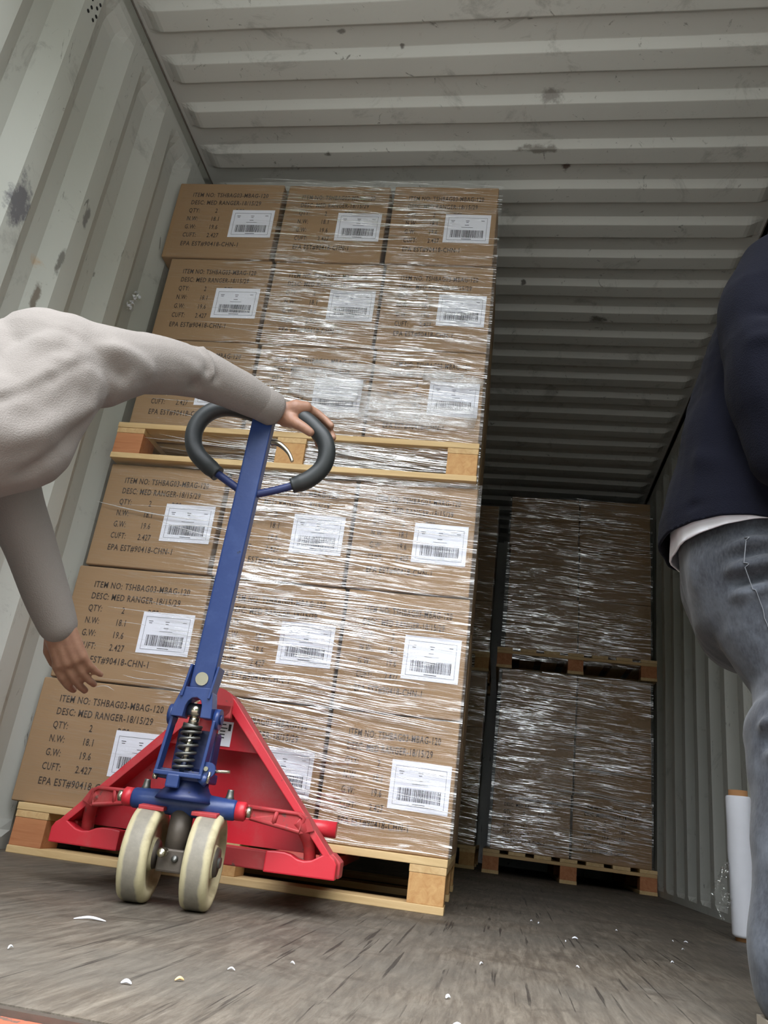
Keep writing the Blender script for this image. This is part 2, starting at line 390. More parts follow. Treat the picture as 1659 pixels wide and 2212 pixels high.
# ------------------------------------------------------------------ builders
class MB:
    """collects shapes into one bmesh; build() links it as one object"""
    def __init__(s):
        s.b = bmesh.new()
        s.mats = []
    def _mi(s, mat):
        if mat not in s.mats:
            s.mats.append(mat)
        return s.mats.index(mat)
    def _new(s, geom_faces, mat):
        i = s._mi(mat)
        for f in geom_faces:
            f.material_index = i
    def box(s, c, d, mat, rot=None, bev=0.0, seg=2):
        mt = Matrix.Translation(c) @ (rot.to_4x4() if rot else Matrix.Identity(4)) @ Matrix.Diagonal((d[0], d[1], d[2], 1))
        r = bmesh.ops.create_cube(s.b, size=1, matrix=mt)
        vs = r['verts']
        fs = set(f for v in vs for f in v.link_faces)
        i = s._mi(mat)
        for f in fs:
            f.material_index = i
        if bev:
            es = list(set(e for v in vs for e in v.link_edges))
            q = bmesh.ops.bevel(s.b, geom=es, offset=bev, segments=seg, affect='EDGES', profile=0.6)
            for f in q['faces']:
                f.material_index = i
        return s
    def bx(s, u0, u1, v0, v1, z0, z1, mat, bev=0.0, seg=2):
        return s.box(((u0 + u1) / 2, (v0 + v1) / 2, (z0 + z1) / 2), (abs(u1 - u0), abs(v1 - v0), abs(z1 - z0)), mat, None, bev, seg)
    def ring_tube(s, pts, rad, mat, n=12, cap=True, closed=False, squash=None):
        pts = [Vector(p) for p in pts]
        N = len(pts)
        if not hasattr(rad, '__len__'):
            rad = [rad] * N
        i = s._mi(mat)
        rings = []
        up = None
        for k in range(N):
            a = pts[(k - 1) % N] if (closed or k > 0) else pts[k]
            b_ = pts[(k + 1) % N] if (closed or k < N - 1) else pts[k]
            t = (b_ - a).normalized()
            if up is None:
                up = t.orthogonal().normalized()
                if squash:
                    up = (Vector(squash[0]) - t * Vector(squash[0]).dot(t)).normalized()
            up = (up - t * up.dot(t)).normalized()
            w = t.cross(up)
            sq = squash[1] if squash else 1.0
            rings.append([s.b.verts.new(pts[k] + (up * math.cos(2 * math.pi * j / n) * rad[k] + w * math.sin(2 * math.pi * j / n) * rad[k] * sq)) for j in range(n)])
        for k in range(N if closed else N - 1):
            A, B = rings[k], rings[(k + 1) % N]
            for j in range(n):
                f = s.b.faces.new((A[j], A[(j + 1) % n], B[(j + 1) % n], B[j]))
                f.material_index = i
                f.smooth = True
        if cap and not closed:
            for rr, fl in ((rings[0], True), (rings[-1], False)):
                f = s.b.faces.new(rr[::-1] if fl else rr)
                f.material_index = i
        return s
    def cyl(s, a, b, r, mat, n=24, r2=None):
        return s.ring_tube([a, b], [r, r if r2 is None else r2], mat, n)
    def lathe(s, prof, mat, o=(0, 0, 0), axis='X', n=40, rot=None):
        """prof: (along, radius) points, turned round the axis"""
        i = s._mi(mat)
        rings = []
        for a, r in prof:
            rg = []
            for j in range(n):
                t = 2 * math.pi * j / n
                c, q = r * math.cos(t), r * math.sin(t)
                p = Vector({'X': (a, c, q), 'Y': (q, a, c), 'Z': (c, q, a)}[axis])
                if rot:
                    p = rot @ p
                rg.append(s.b.verts.new(p + Vector(o)))
            rings.append(rg)
        for k in range(len(rings) - 1):
            for j in range(n):
                f = s.b.faces.new((rings[k][j], rings[k][(j + 1) % n], rings[k + 1][(j + 1) % n], rings[k + 1][j]))
                f.material_index = i
                f.smooth = True
        for rr, fl in ((rings[0], True), (rings[-1], False)):
            f = s.b.faces.new(rr[::-1] if fl else rr)
            f.material_index = i
        return s
    def prism(s, poly, v0, v1, mat, bev=0.0):
        """polygon in (u,z) pushed from v0 to v1"""
        i = s._mi(mat)
        A = [s.b.verts.new((u, v0, z)) for u, z in poly]
        B = [s.b.verts.new((u, v1, z)) for u, z in poly]
        n = len(poly)
        fs = [s.b.faces.new(A), s.b.faces.new(B[::-1])]
        for k in range(n):
            fs.append(s.b.faces.new((A[k], B[k], B[(k + 1) % n], A[(k + 1) % n])))
        for f in fs:
            f.material_index = i
        bmesh.ops.recalc_face_normals(s.b, faces=fs)
        if bev:
            es = list(set(e for f in fs for e in f.edges))
            q = bmesh.ops.bevel(s.b, geom=es, offset=bev, segments=2, affect='EDGES', profile=0.6)
            for f in q['faces']:
                f.material_index = i
        return s
    def build(s, name, parent=None, smooth=False, recalc=True):
        if recalc:
            bmesh.ops.recalc_face_normals(s.b, faces=s.b.faces)
        me = bpy.data.meshes.new(name)
        s.b.to_mesh(me)
        s.b.free()
        for m in s.mats:
            me.materials.append(m)
        if smooth:
            me.polygons.foreach_set('use_smooth', [True] * len(me.polygons))
        o = bpy.data.objects.new(name, me)
        COL.objects.link(o)
        if parent:
            o.parent = parent
        return o

def mesh_obj(name, verts, faces, mats, parent=None, smooth=True, mi=None):
    me = bpy.data.meshes.new(name)
    me.from_pydata(verts, [], faces)
    for m in mats:
        me.materials.append(m)
    if smooth:
        me.polygons.foreach_set('use_smooth', [True] * len(me.polygons))
    if mi is not None:
        me.polygons.foreach_set('material_index', mi)
    o = bpy.data.objects.new(name, me)
    COL.objects.link(o)
    if parent:
        o.parent = parent
    return o

def thing(name, label, cat, loc=(0, 0, 0), rotz=0.0, group=None, parent=None):
    o = bpy.data.objects.new(name, None)
    o.empty_display_size = 0.05
    COL.objects.link(o)
    o.location = loc
    o.rotation_euler = (0, 0, rotz)
    tag(o, label, cat, group)
    return o

def tag(o, label, cat, group=None, kind=None):
    o['label'] = label
    o['category'] = cat
    if group:
        o['group'] = group
    if kind:
        o['kind'] = kind
    return o

def struct(o):
    o['kind'] = 'structure'
    return o

def smooth_path(pts, sub=6, closed=False):
    P = [Vector(p) for p in pts]
    N = len(P)
    res = []
    for k in range(N if closed else N - 1):
        g = lambda i: P[i % N] if closed else P[max(0, min(N - 1, i))]
        p0, p1, p2, p3 = g(k - 1), g(k), g(k + 1), g(k + 2)
        for j in range(sub):
            t = j / sub
            res.append(0.5 * ((2 * p1) + (p2 - p0) * t + (2 * p0 - 5 * p1 + 4 * p2 - p3) * t * t + (3 * p1 - p0 - 3 * p2 + p3) * t ** 3))
    if not closed:
        res.append(P[-1])
    return res

# ------------------------------------------------------------------ the container
CW, CH, Y0, Y1 = 2.327, 2.656, -1.405, 4.55
def trap(t, a, b, c, d):
    """profile over one pitch (0..1): rise a->b, top b->c, fall c->d"""
    t = t % 1.0
    if t < a: return 0.0
    if t < b: return (t - a) / (b - a)
    if t < c: return 1.0
    if t < d: return 1 - (t - c) / (d - c)
    return 0.0
def sstep(a, b, x):
    t = max(0.0, min(1.0, (x - a) / (b - a)))
    return t * t * (3 - 2 * t)

def build_side(name, xin, sgn, y_start, pitch, fl):
    """corrugated steel side: sgn is the direction out of the room"""
    ys = []
    k = int((Y0 - y_start) / pitch) - 1
    while y_start + k * pitch < Y1:
        for t in (0.0, 0.02) + fl[:1] + (fl[0] + (fl[1] - fl[0]) * 0.5,) + fl[1:3] + ((fl[2] + fl[3]) / 2,) + fl[3:]:
            y = y_start + (k + t) * pitch
            if Y0 < y < Y1:
                ys.append(y)
        k += 1
    ys = sorted(set([Y0] + [round(q, 4) for q in ys] + [Y1]))
    zs = [-0.01, 0.0, 0.03, 0.05, 0.08, 0.3, 0.6, 0.9, 1.2, 1.5, 1.8, 2.1, 2.4, 2.49, 2.52, 2.55, 2.58, 2.60, CH + 0.02]
    V, F = [], []
    for y in ys:
        for z in zs:
            amp = trap((y - y_start) / pitch, *fl)
            env = sstep(0.03, 0.06, z) * (1 - sstep(2.50, 2.58, z))
            dent = 0.004 * mnoise.noise(Vector((y * 2.3, z * 1.7, xin)))
            x = xin + sgn * (0.034 * (1 - amp) * env) + dent * env
            V.append((x, y, z))
    nzs = len(zs)
    for i in range(len(ys) - 1):
        for j in range(nzs - 1):
            a = i * nzs + j
            F.append((a, a + 1, a + nzs + 1, a + nzs) if sgn < 0 else (a, a + nzs, a + nzs + 1, a + 1))
    o = mesh_obj(name, V, F, [M['wall']], smooth=False)
    md = o.modifiers.new('thick', 'SOLIDIFY'); md.thickness = 0.004; md.offset = -1
    return struct(o)
build_side('wall_left', 0.0, -1, -0.80, 0.27, (0.0, 0.26, 0.52, 0.76))
build_side('wall_right', CW, 1, 2.13, 0.267, (0.0, 0.26, 0.52, 0.76))

def build_ceiling():
    p, y0 = 0.2023, 0.2798
    ys = []
    k = -9
    while y0 + k * p < Y1 + p:
        for t in (-0.075, -0.06, 0.0, 0.06, 0.075, 0.25, 0.42, 0.435, 0.49, 0.545, 0.56, 0.75):
            y = y0 + (k + t) * p
            if Y0 < y < Y1:
                ys.append(y)
        k += 1
    ys = sorted([Y0] + ys + [Y1])
    xs = [0, 0.02, 0.04, 0.055, 0.07, 0.085, 0.1, 0.3, 0.6, 0.9, 1.2, 1.5, 1.8, 2.0, CW - 0.1, CW - 0.085, CW - 0.07, CW - 0.055, CW - 0.04, CW - 0.02, CW]
    V, F = [], []
    for y in ys:
        t = ((y - y0) / p + 0.075) % 1.0
        low = sstep(0.0, 0.15, t) * (1 - sstep(0.495, 0.635, t))
        for x_ in xs:
            env = sstep(0.02, 0.085, x_) * (1 - sstep(CW - 0.085, CW - 0.02, x_))
            dent = 0.004 * mnoise.noise(Vector((x_ * 1.9, y * 2.1, 5)))
            V.append((x_, y, CH + 0.008 - 0.024 * low * env + dent * env))
    n = len(xs)
    for i in range(len(ys) - 1):
        for j in range(n - 1):
            a = i * n + j
            F.append((a, a + n, a + n + 1, a + 1))
    o = mesh_obj('ceiling', V, F, [M['ceiling']], smooth=False)
    md = o.modifiers.new('thick', 'SOLIDIFY'); md.thickness = 0.004; md.offset = -1
    return struct(o)
build_ceiling()
b = MB(); b.bx(-0.06, CW + 0.06, Y0, Y1, -0.03, 0.0, M['floor']); struct(b.build('floor'))
b = MB()
for k in range(9):
    b.bx(k * 0.26 - 0.02, k * 0.26 + 0.11, Y1 - 0.05, Y1 - 0.02, 0, CH, M['wall'])
b.bx(-0.09, CW + 0.09, Y1 - 0.02, Y1 + 0.02, -0.05, CH + .06, M['wall'])
struct(b.build('wall_back'))
# top side rails with the weld line under the roof panels, threshold plate
for i, (xa, xb, s) in enumerate(((-0.05, 0.004, 1), (CW - 0.004, CW + 0.05, -1))):
    b = MB(); b.bx(xa, xb, Y0, Y1, CH - 0.052, CH + 0.03, M['rail'], 0.006)
    xs_ = xb + 0.001 if s > 0 else xa - 0.001
    b.ring_tube([(xs_ + s * 0.002, Y0 + 0.01, CH + 0.003), (xs_ + s * 0.002, Y1 - 0.03, CH + 0.003)], 0.003, M['grease'], 8)
    struct(b.build('trim_%d' % (i + 1)))
b = MB()
b.bx(-0.06, CW + 0.06, Y0 - 0.16, Y0 - 0.012, -0.16, -0.006, M['rust_red'], 0.004)
b.bx(-0.06, CW + 0.06, Y0 - 0.012, Y0 - 0.002, -0.16, -0.001, M['grease'])
struct(b.build('trim_3'))
b = MB()
b.bx(-40, 40, -60, Y0 - 0.3, -1.3, -1.2, M['tread_plate'])
struct(b.build('ground'))

# ------------------------------------------------------------------ cartons
BW_, BD, BH = 0.416, 0.455, 0.359
def carton_mesh():
    b = MB()
    b.bx(-BW_ / 2, BW_ / 2, 0, BD, 0, BH, M['card'], 0.006, 3)
    o = b.build('carton_proto', smooth=False)
    me = o.data
    bpy.data.objects.remove(o)
    me.name = 'carton'
    return me
CARTON = carton_mesh()

def text_mesh():
    lines = [('ITEM NO: TSHBAG03-MBAG-120', 0.0), ('DESC: MED RANGER-18/15/29', 0.0)]
    rows = [(('QTY:', 0), ('2', 0.105), ('PCS', 0.185)), (('N.W:', 0), ('18.1', 0.095), ('LBS', 0.185)), (('G.W:', 0), ('19.6', 0.095), ('LBS', 0.185)),
            (('CUFT:', 0), ('2.427', 0.095)), (('EPA EST#90418-CHN-1', 0),)]
    items = [(t, 0.0, i) for i, (t, _) in enumerate(lines)] + [(t, x_, 2 + i) for i, r in enumerate(rows) for t, x_ in r]
    bm = bmesh.new()
    for t, x_, row in items:
        cu = bpy.data.curves.new('print', 'FONT')
        cu.body = t
        cu.size = 0.036
        cu.resolution_u = 2
        cu.offset = 0.0005
        cu.space_character = 1.12
        o = bpy.data.objects.new('print', cu)
        COL.objects.link(o)
        dg = bpy.context.evaluated_depsgraph_get()
        me = bpy.data.meshes.new_from_object(o.evaluated_get(dg))
        xs = [v.co.x for v in me.vertices]
        w = max(xs) - min(xs)
        sx = (0.298 / w) if row == 0 else (0.276 / w) if row == 1 else 0.50
        if row == 6: sx = 0.222 / w
        X0 = -BW_ / 2 + 0.062
        Z = BH * (1 - (0.19, 0.295, 0.405, 0.515, 0.625, 0.735, 0.85)[row])
        for v in me.vertices:
            v.co = Vector((X0 + x_ + v.co.x * sx, -0.0007, Z + v.co.y * 0.80))
        bm.from_mesh(me)
        bpy.data.objects.remove(o)
        bpy.data.curves.remove(cu)
        bpy.data.meshes.remove(me)
    me = bpy.data.meshes.new('printed_text')
    bm.to_mesh(me)
    bm.free()
    me.materials.append(M['ink'])
    return me
TEXT = text_mesh()

def label_mesh():
    b = MB()
    w, h = 0.166, 0.130
    b.bx(0, w, -0.0016, -0.0006, 0, h, M['paper'])
    I = M['label_ink']
    y0, y1 = -0.0020, -0.0016
    q = 0.0009
    for a in ((0.012, w - 0.012, 0.012, 0.012 + q), (0.012, w - 0.012, h - 0.016, h - 0.016 + q)):
        b.bx(a[0], a[1], y0, y1, a[2], a[3], I)
    for x_ in (0.012, w - 0.012 - q):
        b.bx(x_, x_ + q, y0, y1, 0.012, h - 0.016 + q, I)
    for x_, z, ww in ((0.022, h - 0.030, 0.014), (0.076, h - 0.030, 0.013), (0.132, h - 0.029, 0.012), (0.024, h - 0.036, 0.010), (0.078, h - 0.037, 0.009), (0.074, h - 0.050, 0.015)):
        b.bx(x_, x_ + ww, y0, y1, z, z + 0.0019, I)
    b.bx(0.062, 0.104, y0, y1, h - 0.060, h - 0.0588, I)
    r = random.Random(3)
    x_ = 0.024
    while x_ < w - 0.026:
        k = r.choice((0.0008, 0.0012, 0.0018, 0.0026))
        b.bx(x_, x_ + k, y0, y1, 0.024, 0.058, I)
        x_ += k + r.choice((0.0008, 0.0012, 0.0019))
    b.bx(0.066, 0.102, y0, y1, 0.0165, 0.0185, I)
    o = b.build('lbl')
    me = o.data
    bpy.data.objects.remove(o)
    me.name = 'shipping_label'
    return me
LABEL = label_mesh()

def carton(loc, rotz, sx, sz, label, group, print_=True, lab=None, jit=0.0):
    r = bpy.data.objects.new('carton', CARTON)
    COL.objects.link(r)
    r.location = loc
    r.rotation_euler = (0, 0, rotz + jit)
    r.scale = (sx, 1, sz)
    tag(r, label, 'carton', group)
    if print_:
        t = bpy.data.objects.new('printed_text', TEXT)
        COL.objects.link(t); t.parent = r
    if lab is not None:
        t = bpy.data.objects.new('shipping_label', LABEL)
        COL.objects.link(t); t.parent = r
        t.location = (BW_ / 2 - 0.166 / sx - lab[0], 0, lab[1])
        t.rotation_euler = (0, lab[2], 0)
        t.scale = (1 / sx, 1, 1)
    return r

# ------------------------------------------------------------------ pallets
PW, PD, PH = 1.219, 1.0, 0.132
def make_pallet(label, group, loc, rotz, quarter=False):
    """front edge along local x, 1.219 m wide; quarter: seen from its 1.0 m side"""
    r = thing('wooden_pallet', label, 'pallet', loc, rotz, group)
    W_, D_ = PW, PD
    def put(nm, b):
        o = b.build(nm, r)
        if quarter:   # turn the pallet so that its short side faces the doors
            o.rotation_euler = (0, 0, -math.pi / 2)
            o.location = (0, PW, 0)
        return o
    t = 0.0195
    for k in range(7):
        b = MB(); w = 0.1
        y = k * (D_ - w) / 6
        b.bx(0, W_, y, y + w, PH - t, PH, M['wood_x'], 0.002); put('deck_board', b)
    for xx in (0, (W_ - 0.1) / 2, W_ - 0.1):
        b = MB(); b.bx(xx + 0.001, xx + 0.101 - 0.002, 0.001, D_ - 0.001, PH - 2 * t, PH - t - 0.0004, M['wood_y'], 0.002); put('stringer_board', b)
        for yy in (0, (D_ - 0.1) / 2, D_ - 0.1):
            b = MB(); b.bx(xx + 0.002, xx + 0.098, yy + 0.002, yy + 0.098, t, PH - 2 * t, M['chip'] if (xx == 0 or quarter) else M['block'], 0.002); put('block', b)
    for yy in (0, (D_ - 0.1) / 2, D_ - 0.1):
        b = MB(); b.bx(0, W_, yy, yy + 0.1, 0, t, M['wood_x'], 0.002); put('bottom_board', b)
    return r

# ------------------------------------------------------------------ stretch film
def film_load(loc, rotz, u0, u1, v0, v1, z0, z1, label, mat, strands, seed, name='stretch_film', wob=0.0045, bright=None, wide=()):
    r = thing(name, label, 'plastic wrap', loc, rotz, 'stretch film round the pallet loads')
    def grid(f, nu, nz_):
        V, F = [], []
        for i in range(nu + 1):
            for j in range(nz_ + 1):
                V.append(f(i / nu, j / nz_))
        for i in range(nu):
            for j in range(nz_):
                a = i * (nz_ + 1) + j
                F.append((a, a + nz_ + 1, a + nz_ + 2, a + 1))
        return V, F
    def wr(u, z):
        zz = z + 0.05 * u + 0.03 * mnoise.noise(Vector((u * 1.3, z * 1.3, seed)))
        a = mnoise.noise(Vector((u * 1.6, zz * 34, seed + 3.1)))
        c = mnoise.noise(Vector((u * 5, zz * 11, seed + 7.7)))
        d = mnoise.noise(Vector((u * 9, z * 9, seed + 9.7)))
        return wob * (0.65 * a + 0.12 * c + 0.2 * d)
    H, Wd = z1 - z0, u1 - u0
    V, F = grid(lambda s, t: (u0 + Wd * s, v0 + wr(u0 + Wd * s, z0 + H * t), z0 + H * t), 70, 260)
    n0 = len(V)
    V2, F2 = grid(lambda s, t: (u1 + 0.5 * wr(s * (v1 - v0) + 3, z0 + H * t), v0 + (v1 - v0) * s, z0 + H * t), 24, 200)
    V += V2; F += [tuple(k + n0 for k in f) for f in F2]
    o = mesh_obj('film_sheet', V, F, [mat], r, True)
    if strands:
        rr = random.Random(seed)
        b = MB()
        for k in range(strands):
            zc = bright(rr) if bright else z0 + H * rr.random()
            L = rr.choice((0.08, 0.12, 0.2, 0.3, 0.45, 0.6)) * (0.6 + 0.8 * rr.random())
            uc = u0 + Wd * min(0.97, max(0.03, rr.gauss(0.60, 0.17)))
            ua, ub = max(u0 + 0.005, uc - L / 2), min(u1 - 0.003, uc + L / 2)
            if ub - ua < 0.05:
                continue
            sl = -0.055 + rr.gauss(0, 0.045)
            w = rr.choice((0.0005, 0.0007, 0.001, 0.0014, 0.002)) * (0.7 + 0.6 * rr.random())
            sag = rr.gauss(0, 0.006)
            pts, rad = [], []
            m = 12
            for i in range(m + 1):
                s_ = i / m
                u = ua + (ub - ua) * s_
                z = zc + sl * (u - uc) + sag * math.sin(math.pi * s_) + 0.0012 * math.sin(9 * u + k)
                if not (z0 + 0.004 < z < z1 - 0.004):
                    z = min(max(z, z0 + 0.005), z1 - 0.005)
                pts.append((u, v0 + wr(u, z) - 0.0022, z))
                rad.append(max(0.00012, w * math.sin(math.pi * min(1, max(0, 0.02 + 0.96 * s_))) ** 0.6))
            b.ring_tube(pts, rad, M['strand'], 5, squash=((0, 0, 1), 0.5))
        for fu0, fu1, fz, fw in wide:
            b.ring_tube([(fu0 + (fu1 - fu0) * i / 10, v0 - 0.0075 - 0.001 * math.sin(i), fz - 0.03 * (i / 10) + 0.003 * math.sin(i * 1.7)) for i in range(11)], [fw * (0.75 + 0.25 * math.sin(0.6 + 0.25 * i)) for i in range(11)], M['fold'], 10, squash=((0, 0, 1), 0.025))
        so = b.build('film_glint_strands', r, smooth=True)
        so['kind'] = 'stuff'
        so['label'] = 'white ropes of bunched stretch film standing in for glints'
    return r

# ------------------------------------------------------------------ front stack (two loads)
FX, FY, FA = 0.0561, 0.0, 0.0278
def F(u, v, z):
    c, s = math.cos(FA), math.sin(FA)
    return (FX + u * c - v * s, FY + u * s + v * c, z)
make_pallet('pale pine pallet on the container floor with the pallet jack pushed in', 'wooden pallets under the loads', F(0, 0, 0), FA)
Z2 = PH + 3 * BH + 0.010
make_pallet('pine pallet at mid height carrying the upper front load', 'wooden pallets under the loads', F(-0.012, 0.0, Z2), FA)
edges = {
    1: ((0.010, 0.470), (0.480, 0.900), (0.908, 1.277)),
    2: ((0.024, 0.470), (0.482, 0.898), (0.905, 1.277)),
    3: ((0.042, 0.452), (0.462, 0.884), (0.892, 1.272)),
    4: ((0.060, 0.462), (0.470, 0.876), (0.882, 1.260)),
    5: ((0.052, 0.449), (0.458, 0.865), (0.872, 1.260)),
    6: ((0.010, 0.435), (0.450, 0.848), (0.862, 1.254)),
}
cn = ('left', 'middle', 'right')
tn = {1: 'bottom tier', 2: 'second tier', 3: 'third tier', 4: 'fourth tier', 5: 'fifth tier', 6: 'top tier'}
for t in range(1, 7):
    z = PH + (t - 1) * BH + (0.001 * (t - 1)) if t < 4 else Z2 + PH + (t - 4) * (BH + 0.001)
    for c in range(3):
        xa, xb = edges[t][c]
        xm = (xa + xb) / 2 - FX
        sx = (xb - xa - 0.004) / BW_
        v = 0.03 + (0.004 if c == 1 else 0) + 0.002 * ((t * 7 + c * 3) % 3)
        carton(F(xm, v, z), FA, sx, 0.991,
               'brown carton with barcode label, front stack, %s column, %s' % (cn[c], tn[t]), 'cartons of the front stack',
               True, (0.014 + 0.004 * ((t + c) % 3), 0.098 + 0.006 * ((t * c) % 3), 0.012 * (((t * 5 + c * 2) % 5) - 2) * 0.5), 0.004 * (((t * 3 + c) % 5) - 2) * 0.4)
    xa, xb = edges[t][2]
    carton(F((xa + xb) / 2 - FX, 0.03 + BD + 0.012, z), FA, (xb - xa) / BW_, 1.0,
           'second-row carton behind the front stack, right column, %s' % tn[t], 'cartons in the second row of the front stack', False)

def br_low(rr):
    return rr.choice((0.30, 0.55, 0.75, 0.95, 1.12, 1.16)) + rr.gauss(0, 0.10)
def br_up(rr):
    return rr.choice((1.25, 1.27, 1.30, 1.34, 1.42, 1.50, 1.62, 1.80, 1.95)) + rr.gauss(0, 0.07)
film_load(F(0, 0, 0), FA, -0.03, 1.226, 0.020, 0.955, PH + 0.004, Z2 - 0.004,
          'clear stretch film wound round the lower front load, streaked with wrinkles', M['film'], 300, 11, bright=br_low)
film_load(F(0, 0, 0), FA, -0.02, 1.212, 0.016, 0.955, Z2 - 0.02, Z2 + PH + 3 * BH + 0.012,
          'clear stretch film wound round the upper front load and its pallet', M['film_up'], 300, 23, bright=br_up, wide=((0.55, 0.80, 1.555, 0.060), (0.80, 1.19, 1.475, 0.055), (0.46, 0.86, 1.46, 0.022), (0.62, 1.10, 1.625, 0.014), (1.00, 1.20, 1.60, 0.030)))

# ------------------------------------------------------------------ rear stacks
BX, BY = 1.312, 2.9266
make_pallet('pine pallet far inside on the floor by the right wall, short side out', 'wooden pallets under the loads', (BX, BY, 0), 0, True)
make_pallet('pine pallet at mid height in the dim rear right stack', 'wooden pallets under the loads', (BX + 0.002, BY, Z2), 0, True)
def rear(t):
    return PH + (t - 1) * (BH + 0.001) if t < 4 else Z2 + PH + (t - 4) * (BH + 0.001)
ed2 = {1: ((1.351, 1.815), (1.828, 2.285)), 2: ((1.352, 1.822), (1.832, 2.282)), 3: ((1.356, 1.826), (1.834, 2.280)), 4: ((1.360, 1.822), (1.828, 2.280)), 5: ((1.358, 1.812), (1.820, 2.280)), 6: ((1.345, 1.805), (1.812, 2.276))}
for t in range(1, 7):
    for c in range(2):
        xa, xb = ed2[t][c]
        carton(((xa + xb) / 2, BY + 0.024, rear(t)), 0, (xb - xa) / BW_, 1.0,
               'shadowed brown carton under film, rear right stack, %s column, %s' % (('left', 'right')[c], tn[t]), 'cartons of the rear right stack', t == 1)
film_load((0, 0, 0), 0, 1.335, 2.292, BY + 0.012, BY + 0.5, PH + 0.004, Z2 - 0.004, 'dim film round the lower rear right load, mirroring the daylight', M['film_back'], 110, 31, wob=0.0045)
film_load((0, 0, 0), 0, 1.335, 2.288, BY + 0.010, BY + 0.5, Z2 + 0.06, Z2 + PH + 3 * BH + 0.01, 'dim film round the upper rear right load', M['film_back'], 40, 37, wob=0.0045)
LX, LY = 0.045, 3.12
make_pallet('pine pallet in the dark behind the front stack, on the floor', 'wooden pallets under the loads', (LX, LY, 0), 0)
make_pallet('pine pallet at mid height in the dark stack behind the front stack', 'wooden pallets under the loads', (LX, LY, Z2), 0)
for t in range(1, 7):
    carton((LX + 1.0, LY + 0.03, rear(t)), 0, 1.0, 1.0, 'dark carton glimpsed between the front and rear right stacks, %s' % tn[t], 'cartons of the hidden rear left stack', False)
film_load((0, 0, 0), 0, LX + 0.6, LX + 1.215, LY + 0.018, LY + 0.5, PH + 0.004, rear(6) + BH, 'dark film over the rear left stack, seen in the gap', M['film_back'], 0, 41, wob=0.006)

# ------------------------------------------------------------------ pallet jack
JA = math.radians(5)
jack = thing('pallet_jack', 'red and blue hand pallet jack pushed under the front load', 'pallet jack', (0.770, -0.585, 0), JA)
R_, RD, BL, DB = M['red'], M['red_dusty'], M['blue'], M['dark_blue']

def end_block(s):
    pts = [(0.312, 0.078), (0.312, 0.108), (0.306, 0.119), (0.294, 0.128), (0.284, 0.127), (0.272, 0.119), (0.258, 0.111), (0.243, 0.108), (0.228, 0.110), (0.214, 0.117), (0.200, 0.120), (0.180, 0.120), (0.166, 0.119), (0.160, 0.118), (0.160, 0.077)]
    return [(s * a, z) for a, z in (pts if s > 0 else pts[::-1])]
for s in (-1, 1):
    b = MB(); b.prism(end_block(s), 0.112, 0.150, R_, 0.003)
    b.prism([(s * 0.318, 0.080), (s * 0.318, 0.112), (s * 0.300, 0.128), (s * 0.27, 0.125), (s * 0.27, 0.080)], 0.146, 0.215, RD, 0.004)
    b.build('foot_block', jack)
b = MB()
b.prism([(-0.168, 0.079), (-0.158, 0.118), (0.158, 0.116), (0.168, 0.078)], 0.134, 0.19, RD, 0.003)
b.build('front_crossbar', jack)
for s in (-1, 1):
    b = MB()
    b.prism([(s * 0.300, 0.122), (s * 0.281, 0.122), (s * 0.026, 0.396), (s * 0.026, 0.424), (s * 0.034, 0.420)], 0.112, 0.196, R_, 0.002)
    b.b.normal_update(); iq = b._mi(RD)
    for f_ in b.b.faces:
        if f_.normal.x * s > 0.5:
            f_.material_index = iq
    b.build('side_brace', jack)
b = MB()
b.prism([(-0.05, 0.385), (0.05, 0.385), (0.118, 0.311), (-0.118, 0.311)], 0.145, 0.153, R_, 0.001)
g = b.build('gusset_plate', jack)
b = MB()
b.bx(0.002, 0.034, 0.1435, 0.1445, 0.318, 0.372, M['paper'])
for z in (0.364, 0.356, 0.349, 0.342, 0.335):
    b.bx(0.006, 0.018 if z != 0.356 else 0.022, 0.1431, 0.1435, z, z + 0.0025, M['label_ink'])
b.bx(0.024, 0.030, 0.1431, 0.1435, 0.352, 0.367, M['label_ink'])
o = b.build('sticker', g); o['label'] = 'small white data sticker'
b = MB()
b.prism([(-0.293, 0.12), (0.293, 0.12), (0.034, 0.408), (-0.034, 0.408)], 0.188, 0.195, R_)
b.build('back_plate', jack)
b = MB()
b.cyl((0, 0.10, 0.405), (0, 0.205, 0.405), 0.034, RD, 28)
b.bx(-0.034, 0.034, 0.10, 0.205, 0.375, 0.405, RD, 0.003)
b.build('head_block', jack)
for s in (-1, 1):
    b = MB()
    u0, u1 = s * 0.115, s * 0.275
    b.bx(u0, u1, 0.20, 1.28, 0.098, 0.104, R_, 0.002)
    for uu in (u0, u1 - s * 0.006):
        b.bx(uu, uu + s * 0.006, 0.20, 1.28, 0.076, 0.1, R_, 0.001)
    b.build('fork', jack)
